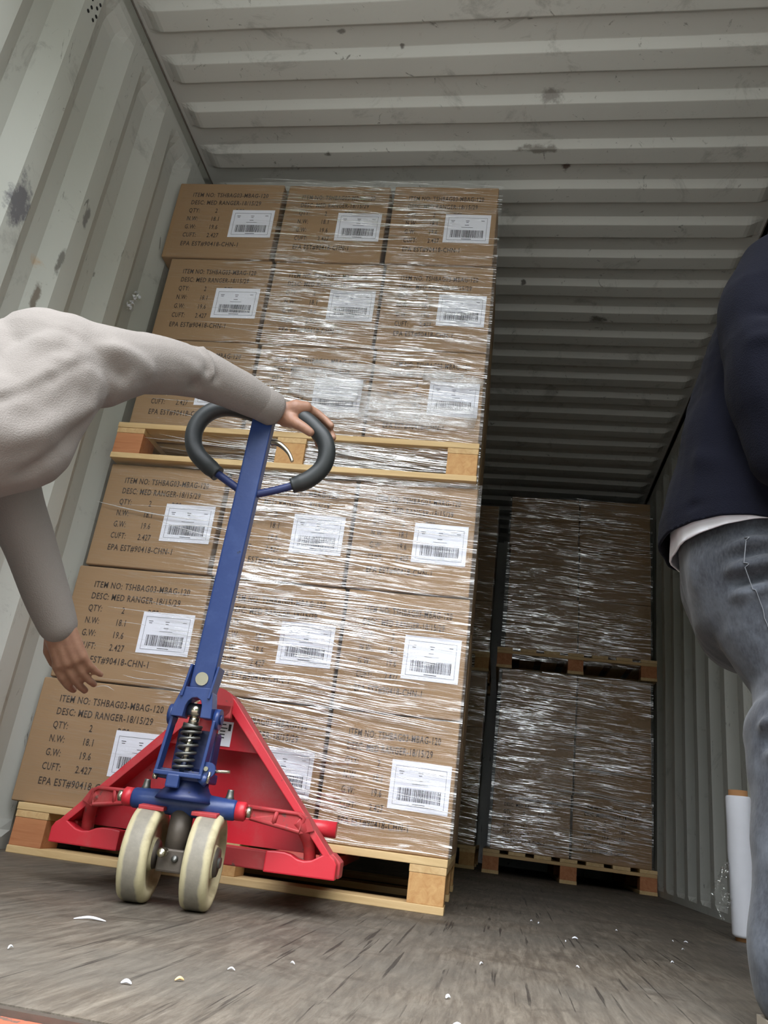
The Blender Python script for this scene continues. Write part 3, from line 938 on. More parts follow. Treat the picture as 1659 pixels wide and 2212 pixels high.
for s in (-1, 1):
    b = MB()
    K = 0.95
    P = [(0.112, 0.203), (0.228, 0.202), (0.246, 0.194), (0.262, 0.168), (0.232, 0.158), (0.128, 0.174), (0.112, 0.174)]
    b.prism([(s * a * K, z) for a, z in P], 0.052, 0.068, RD, 0.0015)
    rim = [(0.130, 0.200), (0.226, 0.198), (0.238, 0.190), (0.232, 0.163), (0.134, 0.178)]
    b.ring_tube([(s * a * K, 0.051, z) for a, z in rim], 0.0042, RD, 8, closed=True)
    b.ring_tube([(s * 0.184 * K, 0.051, 0.197), (s * 0.180 * K, 0.051, 0.172)], 0.0042, RD, 8)
    vs = [(0.216, 0.100, 0.184), (0.232, 0.110, 0.168), (0.246, 0.140, 0.138), (0.250, 0.160, 0.100)]
    b.ring_tube([(s * u, v, z) for u, v, z in smooth_path(vs, 5)], 0.0135, RD, 10)
    for v_ in b.b.verts:
        k_ = max(0.0, abs(v_.co.x) - 0.118)
        if v_.co.y < 0.08:
            v_.co.y += k_ * 0.42
            v_.co.x *= 1.0 + 0.25 * k_
    b.build('link_arm', jack)
for s in (1,):
    b = MB(); b.cyl((s * 0.20, 0.215, 0.174), (s * 0.292, 0.215, 0.174), 0.0175, R_, 24); b.build('pivot_tube', jack)
# steering crossbeam and pump
b = MB()
b.lathe([(-0.108, 0.0), (-0.108, 0.018), (-0.104, 0.020), (-0.085, 0.0205), (-0.05, 0.023), (0, 0.026), (0.05, 0.023), (0.085, 0.0205), (0.104, 0.020), (0.108, 0.018), (0.108, 0.0)], BL, (0, 0, 0.189), 'X', 28)
b.lathe([(0.195, 0.062), (0.206, 0.056), (0.216, 0.046), (0.226, 0.041), (0.236, 0.040)], DB, (0, 0, 0), 'Z', 28)
beam = b.build('crossbeam', jack)
for s in (-1, 1):
    b = MB(); b.lathe([(0.108 * s, 0.0), (0.108 * s, 0.0185), (0.125 * s, 0.0185), (0.128 * s, 0.015), (0.128 * s, 0)], R_, (0, 0, 0.189), 'X', 24); b.build('end_bush', beam)
    b = MB(); b.lathe([(0.128 * s, 0.0), (0.128 * s, 0.012), (0.137 * s, 0.012), (0.139 * s, 0.009), (0.139 * s, 0)], M['steel'], (0, 0, 0.189), 'X', 6); b.build('bolt', beam)
    b = MB(); b.lathe([(0.203, 0.013), (0.214, 0.008), (0.224, 0.0065), (0.227, 0.0065)], M['dull_steel'], (s * 0.088, 0.006, 0), 'Z', 12); b.build('grease_nipple', beam)
    b = MB(); b.box((s * 0.054, -0.006, 0.178), (0.052, 0.070, 0.008), M['red_dusty'], Matrix.Rotation(0.12, 3, 'X'), 0.002); b.build('wheel_guard', beam)
b = MB()
b.cyl((0, 0, 0.085), (0, 0, 0.18), 0.0225, M['grease'], 28)
b.bx(-0.026, 0.026, -0.026, 0.026, 0.062, 0.105, M['grease'], 0.004)
post = b.build('steering_post', jack)
b = MB(); b.lathe([(-0.030, 0.0), (-0.030, 0.006), (-0.026, 0.009), (-0.008, 0.009)], M['steel'], (-0.010, -0.030, 0.098), 'Y', 14); b.build('grease_nut', post)
b = MB(); b.lathe([(-0.004, 0.0), (-0.004, 0.006), (0.004, 0.007)], M['dull_steel'], (0.010, -0.028, 0.088), 'Y', 14); b.build('set_screw', post)
axl = MB(); axl.cyl((-0.095, 0, 0.090), (0.095, 0, 0.090), 0.010, M['dull_steel'], 16); axl.build('axle', jack)
for s in (-1, 1):
    hw, r0 = 0.0265, 0.0895
    b = MB()
    prof = [(-hw + .004, 0.030), (-hw + .012, 0.032), (-hw + .010, 0.064), (-hw, 0.068), (-hw, 0.080), (-hw + .002, 0.0855), (-hw + .007, 0.0885), (-hw + .012, r0), (hw - .012, r0), (hw - .007, 0.0885), (hw - .002, 0.0855), (hw, 0.080), (hw, 0.068), (hw - .010, 0.064), (hw - .012, 0.032), (hw - .004, 0.030)]
    i = b._mi(M['tire'])
    b.lathe(prof, M['tire'], (0, 0, 0), 'X', 56)
    wv = b.build('steering_wheel', jack)
    wv.location = (s * 0.0615, 0, r0 + 0.0005)
    wv.rotation_euler = (0, 0, math.radians(4))
    b = MB(); b.lathe([(-0.028, 0.012), (-0.028, 0.026), (-0.020, 0.029), (0.020, 0.029), (0.028, 0.026), (0.028, 0.012)], M['grease'], (0, 0, 0), 'X', 28); b.build('hub', wv)

# pump head: base, spring cage, spring
b = MB()
b.bx(-0.056, 0.046, -0.045, 0.045, 0.232, 0.252, DB, 0.004)
b.bx(-0.042, 0.040, -0.012, 0.045, 0.25, 0.335, DB, 0.008)
b.bx(-0.029, -0.003, -0.066, -0.05, 0.216, 0.242, BL, 0.003)
pump = b.build('pump_body', jack)
b = MB()
b.bx(-0.058, 0.040, -0.064, -0.040, 0.238, 0.247, BL, 0.002)
for (ua, za), (ub, zb) in (((-0.0545, 0.243), (-0.044, 0.352)), ((0.0365, 0.243), (0.044, 0.352))):
    d = Vector((ub - ua, 0, zb - za)); ang = math.atan2(d.x, d.z)
    b.box(((ua + ub) / 2, -0.048, (za + zb) / 2), (0.0065, 0.030, d.length), BL, Matrix.Rotation(ang, 3, 'Y'), 0.0015)
b.build('spring_cage', jack)
b = MB()
hx = []
for k in range(0, 7 * 24 + 1):
    t = k / 24
    f = t / 7
    ff = f + 0.035 * math.sin(2 * math.pi * f) * -1
    hx.append((-0.008 + 0.004 * ff + 0.0185 * math.cos(2 * math.pi * t), -0.040 + 0.0185 * math.sin(2 * math.pi * t), 0.250 + 0.088 * ff))
b.ring_tube(hx, 0.0030, M['dull_steel'], 8)
b.build('spring', jack)
b = MB()
b.cyl((-0.007, -0.040, 0.248), (-0.004, -0.040, 0.340), 0.007, M['steel'], 16)
b.cyl((-0.005, -0.040, 0.334), (-0.004, -0.040, 0.341), 0.020, M['dull_steel'], 24)
b.cyl((-0.004, -0.040, 0.341), (-0.003, -0.040, 0.358), 0.011, M['steel'], 20)
rod = b.build('plunger_rod', jack)
b = MB(); b.cyl((-0.017, -0.046, 0.369), (0.011, -0.046, 0.369), 0.0145, M['steel'], 24); b.build('roller', rod)
# handle bracket with its slot
b = MB()
slot = [(-0.046, 0.352), (-0.044, 0.372), (-0.038, 0.392), (-0.031, 0.412), (0.030, 0.414), (0.034, 0.394), (0.037, 0.374), (0.038, 0.354), (0.016, 0.354), (0.015, 0.378), (0.011, 0.388), (0.002, 0.393), (-0.008, 0.391), (-0.015, 0.384), (-0.019, 0.374), (-0.021, 0.352)]
b.prism(slot, -0.072, -0.030, BL, 0.0015)
for ua, ub in ((-0.0265, -0.0215), (0.0305, 0.0355)):
    b.prism([(ua - 0.006, 0.392), (ub - 0.006, 0.392), (ub + 0.003, 0.458), (ua + 0.003, 0.458)], -0.078, -0.034, BL, 0.001)
brk = b.build('handle_bracket', jack)
for s, u in ((-1, -0.050), (1, 0.045)):
    b = MB(); b.cyl((u - 0.006, -0.040, 0.357), (u + 0.006, -0.040, 0.357), 0.021, BL, 24); b.cyl((u + s * 0.006, -0.040, 0.357), (u + s * 0.010, -0.040, 0.357), 0.010, DB, 16); b.build('pivot_ear', brk)
# release cam and threaded rod
b = MB()
b.cyl((0.047, -0.054, 0.257), (0.047, -0.040, 0.257), 0.0155, BL, 24)
b.cyl((0.047, -0.045, 0.245), (0.036, -0.045, 0.232), 0.011, BL, 12)
cam_ = b.build('release_cam', jack)
b = MB(); b.cyl((0.045, -0.059, 0.259), (0.045, -0.054, 0.259), 0.0045, M['steel'], 12); b.build('cam_pin', cam_)
b = MB(); b.cyl((0.050, -0.048, 0.256), (0.092, -0.048, 0.259), 0.0032, M['steel'], 10); b.cyl((0.054, -0.056, 0.254), (0.052, -0.056, 0.232), 0.0030, M['steel'], 10); b.build('release_rod', cam_)
b = MB(); b.cyl((-0.060, -0.05, 0.234), (-0.052, -0.05, 0.234), 0.006, M['steel'], 12); b.build('cage_bolt', pump)
# tow bar, loop, grip
A_, B_ = Vector((0.003, -0.052, 0.412)), Vector((0.0385, -0.113, 1.026))
ax = (B_ - A_).normalized()
xr = Vector((1, 0, 0)); xr = (xr - ax * xr.dot(ax)).normalized()
yr = ax.cross(xr)
RB = Matrix((xr, yr, ax)).transposed()
b = MB(); b.box((A_ + B_) / 2, (0.0475, 0.030, (B_ - A_).length), BL, RB, 0.004, 3)
bar = b.build('tow_bar', jack)
def on_bar(z, du=0.0, dv=0.0):
    t = (z - A_.z) / (B_.z - A_.z)
    p = A_.lerp(B_, t)
    return Vector((p.x + du, p.y + dv, z))
b = MB(); p_ = on_bar(0.431, 0, -0.0155); b.cyl(p_, p_ + Vector((0, -0.0025, -0.0002)), 0.0135, M['steel'], 28); o = b.build('badge', bar); o['label'] = 'round metal badge'
def lp(u, z):
    return (u, on_bar(z).y, z)
left_rod = [lp(0.028, 0.836), lp(0.015, 0.843), lp(-0.017, 0.861), lp(-0.050, 0.880)]
right_rod = [lp(0.028, 0.834), lp(0.058, 0.843), lp(0.092, 0.854), lp(0.128, 0.868)]
b = MB(); b.ring_tube(smooth_path(left_rod), 0.0088, DB, 14); b.ring_tube(smooth_path(right_rod), 0.0088, DB, 14); b.build('loop_rod', jack)
gl_ = [(-0.046, 0.8775), (-0.077, 0.899), (-0.101, 0.920), (-0.115, 0.945), (-0.118, 0.975), (-0.109, 1.003), (-0.089, 1.024), (-0.064, 1.035), (-0.036, 1.037), (-0.005, 1.033), (0.037, 1.024), (0.078, 1.033), (0.110, 1.034), (0.136, 1.022), (0.160, 1.003), (0.178, 0.985), (0.189, 0.962), (0.191, 0.939), (0.186, 0.917), (0.173, 0.898), (0.152, 0.880), (0.124, 0.8665)]
b = MB(); sp_ = smooth_path([lp(*q) for q in gl_], 5)
b.ring_tube(sp_, [0.0195 if 2 < i < len(sp_) - 3 else 0.0175 for i in range(len(sp_))], M['rubber'], 18)
b.build('foam_grip', jack)
b = MB()
lv = smooth_path([(0.066, -0.112, 0.960), (0.080, -0.116, 0.958), (0.096, -0.118, 0.948), (0.110, -0.118, 0.934), (0.120, -0.118, 0.916)], 5)
b.ring_tube(lv, [0.0078 - 0.0042 * i / (len(lv) - 1) for i in range(len(lv))], M['steel'], 12)
b.build('release_lever', jack)

# ------------------------------------------------------------------ figures: one skin grown over a chain of rounded shapes
def capsule(bm, a, b_, ra, rb, n=16):
    a, b_ = Vector(a), Vector(b_)
    for p, r in ((a, ra), (b_, rb)):
        bmesh.ops.create_uvsphere(bm, u_segments=n, v_segments=n // 2 + 2, radius=r, matrix=Matrix.Translation(p))
    d = b_ - a
    if d.length > 1e-5:
        q = d.to_track_quat('Z', 'Y').to_matrix().to_4x4()
        bmesh.ops.create_cone(bm, cap_ends=True, segments=n, radius1=ra, radius2=rb, depth=d.length, matrix=Matrix.Translation((a + b_) / 2) @ q)
def chain(bm, pts):
    for (p, r), (q, s) in zip(pts[:-1], pts[1:]):
        capsule(bm, p, q, r, s)
def ellip(bm, c, r, rot=None):
    bmesh.ops.create_uvsphere(bm, u_segments=24, v_segments=16, radius=1, matrix=Matrix.Translation(c) @ (rot.to_4x4() if rot else Matrix.Identity(4)) @ Matrix.Diagonal((*r, 1)))
def slab_chain(bm, secs, lat, n=7):
    """torso: each section (centre, half width along lat, half depth) filled with overlapping spheres"""
    lat = Vector(lat).normalized()
    S = []
    for k in range(len(secs) - 1):
        for j in range(4):
            t = j / 4
            c = Vector(secs[k][0]).lerp(Vector(secs[k + 1][0]), t)
            S.append((c, secs[k][1] * (1 - t) + secs[k + 1][1] * t, secs[k][2] * (1 - t) + secs[k + 1][2] * t))
    S.append((Vector(secs[-1][0]), secs[-1][1], secs[-1][2]))
    for c, w, d in S:
        for j in range(n):
            x_ = -1 + 2 * j / (n - 1)
            bmesh.ops.create_uvsphere(bm, u_segments=14, v_segments=10, radius=d * (1 - 0.12 * x_ * x_), matrix=Matrix.Translation(c + lat * x_ * max(0, (w - d))))
def grow(name, bm, voxel, smooth, mat, parent, disp=None):
    me = bpy.data.meshes.new(name)
    bm.to_mesh(me)
    bm.free()
    o = bpy.data.objects.new(name, me)
    COL.objects.link(o)
    r = o.modifiers.new('r', 'REMESH'); r.mode = 'VOXEL'; r.voxel_size = voxel; r.adaptivity = 0
    s = o.modifiers.new('s', 'SMOOTH'); s.factor = 0.5; s.iterations = smooth
    dg = bpy.context.evaluated_depsgraph_get()
    m2 = bpy.data.meshes.new_from_object(o.evaluated_get(dg))
    bpy.data.objects.remove(o)
    bpy.data.meshes.remove(me)
    m2.name = name
    m2.materials.clear()
    m2.materials.append(mat)
    m2.polygons.foreach_set('use_smooth', [True] * len(m2.polygons))
    if disp:
        co = np.empty(len(m2.vertices) * 3); m2.vertices.foreach_get('co', co); co = co.reshape(-1, 3)
        no = np.empty(len(m2.vertices) * 3); m2.vertices.foreach_get('normal', no); no = no.reshape(-1, 3)
        co = co + no * disp(co)[:, None]
        m2.vertices.foreach_set('co', co.ravel())
        m2.update()
    o = bpy.data.objects.new(name, m2)
    COL.objects.link(o)
    if parent:
        o.parent = parent
    return o
def seg_dist(co, a, b_):
    a, b_ = np.array(a), np.array(b_)
    d = b_ - a
    t = np.clip(((co - a) @ d) / (d @ d), 0, 1)
    return np.linalg.norm(co - (a + t[:, None] * d), axis=1)
def trim(o, co, no):
    bm = bmesh.new(); bm.from_mesh(o.data)
    bmesh.ops.bisect_plane(bm, geom=bm.verts[:] + bm.edges[:] + bm.faces[:], plane_co=co, plane_no=no, clear_outer=True)
    bm.to_mesh(o.data); bm.free()
    md = o.modifiers.new('hem', 'SOLIDIFY'); md.thickness = 0.004; md.offset = -1
    return o
def folds(lines, base=0.0, bs=14.0, seed=0.0):
    """lines: (a, b, height, width): cloth folds as rounded ridges or creases"""
    def f(co):
        r = np.zeros(len(co))
        if base:
            r += base * np.array([mnoise.noise(Vector((p[0] * bs + seed, p[1] * bs, p[2] * bs))) for p in co])
        for a, b_, h, w in lines:
            r += h * np.exp(-(seg_dist(co, a, b_) / w) ** 2)
        return r
    return f
def head_parts(bm, c, face, up=(0, 0, 1), s=1.0):
    """skull, jaw, nose, ears, brow, lips, neckward chin; face is the direction looked at"""
    f = Vector(face).normalized(); u = Vector(up); u = (u - f * u.dot(f)).normalized(); l = u.cross(f)
    Rm = Matrix((l, f, u)).transposed()
    c = Vector(c)
    P = lambda a, b_, d: c + (l * a + f * b_ + u * d) * s
    ellip(bm, P(0, -0.008, 0.028), (0.074 * s, 0.094 * s, 0.088 * s), Rm)
    ellip(bm, P(0, 0.020, -0.045), (0.058 * s, 0.068 * s, 0.066 * s), Rm)
    ellip(bm, P(0, 0.052, -0.090), (0.028 * s, 0.026 * s, 0.020 * s), Rm)
    capsule(bm, P(0, 0.086, 0.008), P(0, 0.104, -0.030), 0.008 * s, 0.013 * s)
    for k in (-1, 1):
        capsule(bm, P(0.014 * k, 0.084, 0.022), P(0.050 * k, 0.070, 0.020), 0.009 * s, 0.008 * s)
        ellip(bm, P(0.078 * k, -0.008, -0.008), (0.010 * s, 0.018 * s, 0.030 * s), Rm)
        ellip(bm, P(0.030 * k, 0.076, 0.004), (0.014 * s, 0.010 * s, 0.009 * s), Rm)
        capsule(bm, P(0.002 * k, 0.087, -0.058), P(0.022 * k, 0.080, -0.059), 0.007 * s, 0.004 * s)
    return Rm, P
def hair_cap(name, c, face, up, parent, s=1.0):
    f = Vector(face).normalized(); u = Vector(up); u = (u - f * u.dot(f)).normalized(); l = u.cross(f)
    Rm = Matrix((l, f, u)).transposed(); c = Vector(c)
    bm = bmesh.new()
    ellip(bm, c + (f * -0.016 + u * 0.040) * s, (0.080 * s, 0.094 * s, 0.086 * s), Rm)
    ellip(bm, c + (f * -0.045 + u * -0.005) * s, (0.070 * s, 0.062 * s, 0.075 * s), Rm)
    return grow(name, bm, 0.006, 4, M['hair'], parent, folds([], 0.004, 60, 3))
def shoe(parent, ankle, d):
    d = Vector((d[0], d[1], 0)).normalized(); l = Vector((-d.y, d.x, 0))
    Rm = Matrix((l, d, Vector((0, 0, 1)))).transposed()
    a = Vector((ankle[0], ankle[1], 0))
    bm = bmesh.new()
    ellip(bm, a + d * 0.09 + Vector((0, 0, 0.045)), (0.046, 0.105, 0.040), Rm)
    ellip(bm, a + d * -0.01 + Vector((0, 0, 0.055)), (0.040, 0.070, 0.052), Rm)
    capsule(bm, a + Vector((0, 0, 0.06)), a + Vector((0, 0, 0.105)), 0.045, 0.044)
    o = grow('shoe', bm, 0.006, 4, M['shoe'], parent)
    b = MB()
    pr = [(-0.090, 0.030), (-0.06, 0.042), (0.0, 0.040), (0.07, 0.047), (0.14, 0.046), (0.185, 0.028)]
    V = [(q, w) for q, w in pr] + [(q, -w) for q, w in pr[::-1]]
    lo = [b.b.verts.new(a + d * q + l * w + Vector((0, 0, 0.001))) for q, w in V]
    hi = [b.b.verts.new(a + d * q + l * w + Vector((0, 0, 0.022))) for q, w in V]
    i = b._mi(M['sole'])
    b.b.faces.new(lo); b.b.faces.new(hi[::-1])
    for k in range(len(V)):
        b.b.faces.new((lo[k], hi[k], hi[(k + 1) % len(V)], lo[(k + 1) % len(V)]))
    b.build('sole', o)
    return o

# ---- the person on the left, bent forward with the right arm out to the jack's grip
pl = thing('person', 'person in a pale knit sweater bending forward with one arm out to the jack handle', 'person', (0, 0, 0))
def J(u, v, z):
    c, s = math.cos(JA), math.sin(JA)
    return Vector((0.770 + u * c - v * s, -0.585 + u * s + v * c, z))
SR, EL, WR = Vector((0.622, -1.115, 0.915)), Vector((0.724, -0.872, 1.030)), Vector((0.845, -0.708, 1.033))
SL = Vector((0.345, -0.955, 0.860))
HIP = Vector((0.300, -1.300, 0.690))
lat = (SR - SL).normalized()
NECK = (SR + SL) / 2 + Vector((0.0, 0.03, 0.015))
HEAD = Vector((0.405, -0.900, 0.930))
FACE = Vector((0.10, 0.80, -0.58))
WL = Vector((0.520, -0.800, 0.485))
EL2 = Vector((0.450, -0.880, 0.640))
bm = bmesh.new()
Rm, P = head_parts(bm, HEAD, FACE, (0.1, 0.55, 0.8))
chain(bm, [(NECK, 0.060), ((NECK + HEAD) / 2 + Vector((0, 0, 0.01)), 0.054), (P(0, -0.02, -0.05), 0.05)])
slab_chain(bm, [(HIP, 0.15, 0.085), ((HIP + NECK) / 2, 0.14, 0.085), (NECK + Vector((0, 0, -0.02)), 0.15, 0.055)], lat)
chain(bm, [(SR + Vector((0, 0, -0.012)), 0.034), (EL, 0.034), (WR, 0.027)])
chain(bm, [(SL, 0.046), (EL2, 0.036), (WL, 0.027)])
FOOT = ((0.16, -1.22), (0.30, -1.02))
KN = (Vector((0.34, -1.17, 0.40)), Vector((0.40, -1.02, 0.42)))
HJ = (HIP - lat * -0.07 * 0, HIP)
for k in (0, 1):
    hj = HIP + lat * (0.085 if k == 0 else -0.085)
    chain(bm, [(hj, 0.075), (KN[k], 0.050), ((FOOT[k][0], FOOT[k][1], 0.09), 0.035)])
    chain(bm, [((FOOT[k][0], FOOT[k][1], 0.07), 0.034), ((FOOT[k][0] + 0.06, FOOT[k][1] + 0.06, 0.04), 0.028)])
# right hand: palm over the grip, fingers behind it, thumb in front
chain(bm, [(WR, 0.027), (J(0.088, -0.108, 1.036), 0.027)])
for dv, r in ((-0.024, 0.021), (-0.006, 0.024), (0.014, 0.022), (0.030, 0.017)):
    chain(bm, [(J(0.082, -0.104 + dv * 0.6, 1.034), r), (J(0.108, -0.102 + dv, 1.044), r), (J(0.129, -0.096 + dv, 1.052), r * 0.70)])
chain(bm, [(J(0.085, -0.118, 1.025), 0.022), (J(0.102, -0.126, 1.014), 0.019)])
def finger(pts, r0, r1):
    n = len(pts) - 1
    chain(bm, [(J(*p), r0 + (r1 - r0) * i / n) for i, p in enumerate(pts)])
finger([(0.130, -0.110, 1.056), (0.152, -0.098, 1.052), (0.173, -0.096, 1.038), (0.190, -0.100, 1.022)], 0.0108, 0.0078)
finger([(0.130, -0.092, 1.056), (0.160, -0.078, 1.042), (0.186, -0.080, 1.018), (0.197, -0.092, 0.996)], 0.0110, 0.0080)
finger([(0.126, -0.076, 1.052), (0.154, -0.066, 1.030), (0.176, -0.070, 1.002), (0.182, -0.085, 0.984)], 0.0105, 0.0076)
finger([(0.120, -0.062, 1.046), (0.140, -0.058, 1.022), (0.156, -0.064, 1.000), (0.162, -0.078, 0.982)], 0.0092, 0.0068)
finger([(0.100, -0.128, 1.014), (0.120, -0.138, 1.000), (0.138, -0.141, 0.990), (0.153, -0.139, 0.981)], 0.0145, 0.0100)
# left hand hanging, loosely curled
D2 = (WL - EL2).normalized()
sd = D2.cross(Vector((0, 1, 0))).normalized(); fw = sd.cross(D2).normalized()
def L(a, b_, c):
    return WL + D2 * a + sd * b_ + fw * c
for off, r in ((-0.022, 0.017), (-0.006, 0.019), (0.012, 0.018), (0.026, 0.015)):
    chain(bm, [(L(0.01, off * 0.7, 0), r), (L(0.075, off, 0.0), r * 0.72)])
for off, ln, r in ((-0.030, 0.062, 0.0090), (-0.010, 0.070, 0.0094), (0.010, 0.064, 0.0088), (0.028, 0.050, 0.0078)):
    chain(bm, [(L(0.075, off, 0), r), (L(0.075 + ln * 0.45, off * 1.05, 0.010), r * .95), (L(0.075 + ln * 0.8, off * 1.08, 0.026), r * .88), (L(0.075 + ln, off * 1.08, 0.042), r * .8)])
chain(bm, [(L(0.015, -0.020, 0.006), 0.014), (L(0.045, -0.042, 0.018), 0.0115), (L(0.072, -0.048, 0.034), 0.0095)])
grow('body', bm, 0.0036, 3, M['skin'], pl)
hair_cap('hair', HEAD, FACE, (0.1, 0.55, 0.8), pl)
# sweater
bm = bmesh.new()
MID = HIP.lerp(NECK, 0.5)
slab_chain(bm, [(HIP + Vector((0.02, 0.02, 0.0)), 0.205, 0.150), (HIP.lerp(NECK, 0.33) + Vector((0, 0, -0.02)), 0.200, 0.150), (HIP.lerp(NECK, 0.66) + Vector((0, 0, -0.025)), 0.205, 0.138), (NECK + Vector((-0.02, -0.03, -0.035)), 0.200, 0.098)], lat)
chain(bm, [(SR + Vector((-0.075, 0.0, -0.030)), 0.098), (SR + Vector((-0.03, 0.0, -0.030)), 0.090), (SR + Vector((0.015, 0.030, -0.012)), 0.076), (SR.lerp(EL, 0.45) + Vector((0, 0, -0.004)), 0.061), (EL + Vector((0, 0, -0.006)), 0.054), (EL.lerp(WR, 0.5), 0.046), (EL.lerp(WR, 0.80), 0.037), (WR + Vector((-0.012, -0.010, 0)), 0.036)])
chain(bm, [(SR + Vector((-0.02, -0.02, -0.07)), 0.085), (Vector((0.545, -1.14, 0.745)), 0.115), (Vector((0.46, -1.22, 0.68)), 0.13)])
chain(bm, [(SL + Vector((0.02, -0.02, -0.01)), 0.080), (SL.lerp(EL2, 0.5), 0.060), (EL2, 0.052), (EL2.lerp(WL, 0.6), 0.043), (WL, 0.037)])
ax1 = (EL - SR).normalized()
cut = [((0.679, -1.189, 0.916), (0.698, -1.167, 0.87), -0.014, 0.013), ((0.698, -1.167, 0.87), (0.707, -1.11, 0.869), -0.012, 0.017),
    ((0.688, -1.17, 0.901), (0.706, -1.054, 0.92), 0.012, 0.015), ((0.602, -1.252, 0.736), (0.647, -1.214, 0.8), -0.006, 0.010),
    ((0.647, -1.214, 0.8), (0.687, -1.177, 0.863), -0.006, 0.010), ((0.60, -1.25, 0.752), (0.645, -1.212, 0.816), 0.005, 0.010),
    ((0.695, -1.107, 0.799), (0.621, -1.159, 0.647), -0.010, 0.016), ((0.678, -1.13, 0.794), (0.62, -1.223, 0.673), 0.010, 0.02),
    ((0.584, -1.261, 0.806), (0.648, -1.209, 0.869), -0.008, 0.018), ((0.57, -1.27, 0.835), (0.62, -1.22, 0.90), 0.007, 0.02),
    ((0.733, -0.927, 1.052), (0.763, -0.914, 1.006), -0.008, 0.010), ((0.749, -0.902, 1.052), (0.775, -0.888, 1.001), -0.007, 0.009),
    ((0.741, -0.915, 1.055), (0.768, -0.90, 1.006), 0.007, 0.009), ((0.716, -0.955, 0.978), (0.757, -0.898, 0.961), -0.010, 0.013),
    ((0.697, -1.023, 0.975), (0.748, -0.942, 0.987), 0.006, 0.014), ((0.60, -1.23, 0.70), (0.52, -1.33, 0.62), 0.010, 0.022)]
sw = grow('sweater', bm, 0.006, 5, M['sweater'], pl, folds(cut, 0.005, 9, 1.0))
b = MB(); ce = (WR - EL).normalized(); cp = WR + Vector((0, 0, 0)) - ce * 0.012
b.ring_tube([cp - ce * 0.052, cp - ce * 0.045, cp + ce * 0.004, cp + ce * 0.014], [0.036, 0.0395, 0.0395, 0.034], M['sweater'], 28); b.build('cuff', sw)
# trousers
bm = bmesh.new()
slab_chain(bm, [(HIP + Vector((0.02, 0.02, 0.01)), 0.165, 0.105), (HIP + Vector((-0.02, -0.02, -0.05)), 0.175, 0.11)], lat)
for k in (0, 1):
    hj = HIP + lat * (0.085 if k == 0 else -0.085) + Vector((0, 0, -0.03))
    chain(bm, [(hj, 0.095), (KN[k], 0.070), ((FOOT[k][0], FOOT[k][1], 0.085), 0.058)])
grow('trousers', bm, 0.009, 5, M['trousers'], pl, folds([], 0.007, 11, 4))
for k in (0, 1):
    shoe(pl, FOOT[k], (0.6, 0.75))

# ---- the person on the right, half turned away, knees a little bent
pr = thing('person', 'person in navy sweatshirt and faded grey jeans standing at the right', 'person', (0, 0, 0))
HP = Vector((1.845, -0.640, 0.80))
RS, RE, RW = Vector((1.905, -0.815, 1.350)), Vector((1.850, -0.880, 1.060)), Vector((1.972, -0.885, 0.855))
LS = Vector((1.985, -0.455, 1.350)); LE = Vector((2.06, -0.42, 1.08)); LW = Vector((2.17, -0.50, 0.98))
lat2 = (RS - LS).normalized()
NK = Vector((1.965, -0.63, 1.435))
HD = Vector((2.05, -0.60, 1.60)); FC = (1.0, 0.12, -0.35)
RK, RA = Vector((1.886, -0.800, 0.455)), Vector((1.812, -0.925, 0.08))
LK, LA = Vector((2.060, -0.520, 0.470)), Vector((2.030, -0.490, 0.08))
bm = bmesh.new()
Rm, P = head_parts(bm, HD, FC)
chain(bm, [(NK, 0.062), ((NK + HD) / 2, 0.056), (P(0, -0.02, -0.05), 0.052)])
slab_chain(bm, [(HP, 0.12, 0.065), (HP.lerp(NK, 0.5), 0.14, 0.08), (NK + Vector((0, 0, -0.06)), 0.16, 0.08)], lat2)
chain(bm, [(RS, 0.048), (RE, 0.037), (RW, 0.028)])
chain(bm, [(LS, 0.048), (LE, 0.037), (LW, 0.028)])
for hj, kn, an in ((HP + lat2 * 0.085, RK, RA), (HP - lat2 * 0.085, LK, LA)):
    mid = (hj + kn) / 2 + Vector((-0.02, 0.02, 0))
    chain(bm, [(hj + Vector((0.01, 0, -0.05)), 0.058), (mid, 0.046), (kn, 0.038), (an, 0.032)])
    chain(bm, [(an, 0.034), (an + Vector((0.09, 0, -0.04)), 0.026)])
def hand(wr, el, curl):
    d = (wr - el).normalized(); s_ = d.cross(Vector(curl)).normalized(); c_ = s_.cross(d).normalized()
    G = lambda a, b_, c: wr + d * a + s_ * b_ + c_ * c
    for off, r in ((-0.022, 0.017), (-0.006, 0.019), (0.012, 0.018), (0.026, 0.015)):
        chain(bm, [(G(0.01, off * 0.7, 0), r), (G(0.075, off, 0.0), r * 0.72)])
    for off, ln, r in ((-0.030, 0.062, 0.0090), (-0.010, 0.070, 0.0094), (0.010, 0.064, 0.0088), (0.028, 0.050, 0.0078)):
        chain(bm, [(G(0.075, off, 0), r), (G(0.075 + ln * 0.45, off * 1.05, 0.010), r * .95), (G(0.075 + ln * 0.8, off * 1.08, 0.026), r * .88), (G(0.075 + ln, off * 1.08, 0.042), r * .8)])
    chain(bm, [(G(0.015, -0.020, 0.006), 0.014), (G(0.045, -0.042, 0.018), 0.0115), (G(0.072, -0.048, 0.034), 0.0095)])
hand(RW, RE, (0.2, 0.9, -0.4)); hand(LW, LE, (0.2, -0.9, -0.4))
grow('body', bm, 0.0036, 3, M['skin'], pr)
hair_cap('hair', HD, FC, (0, 0, 1), pr)
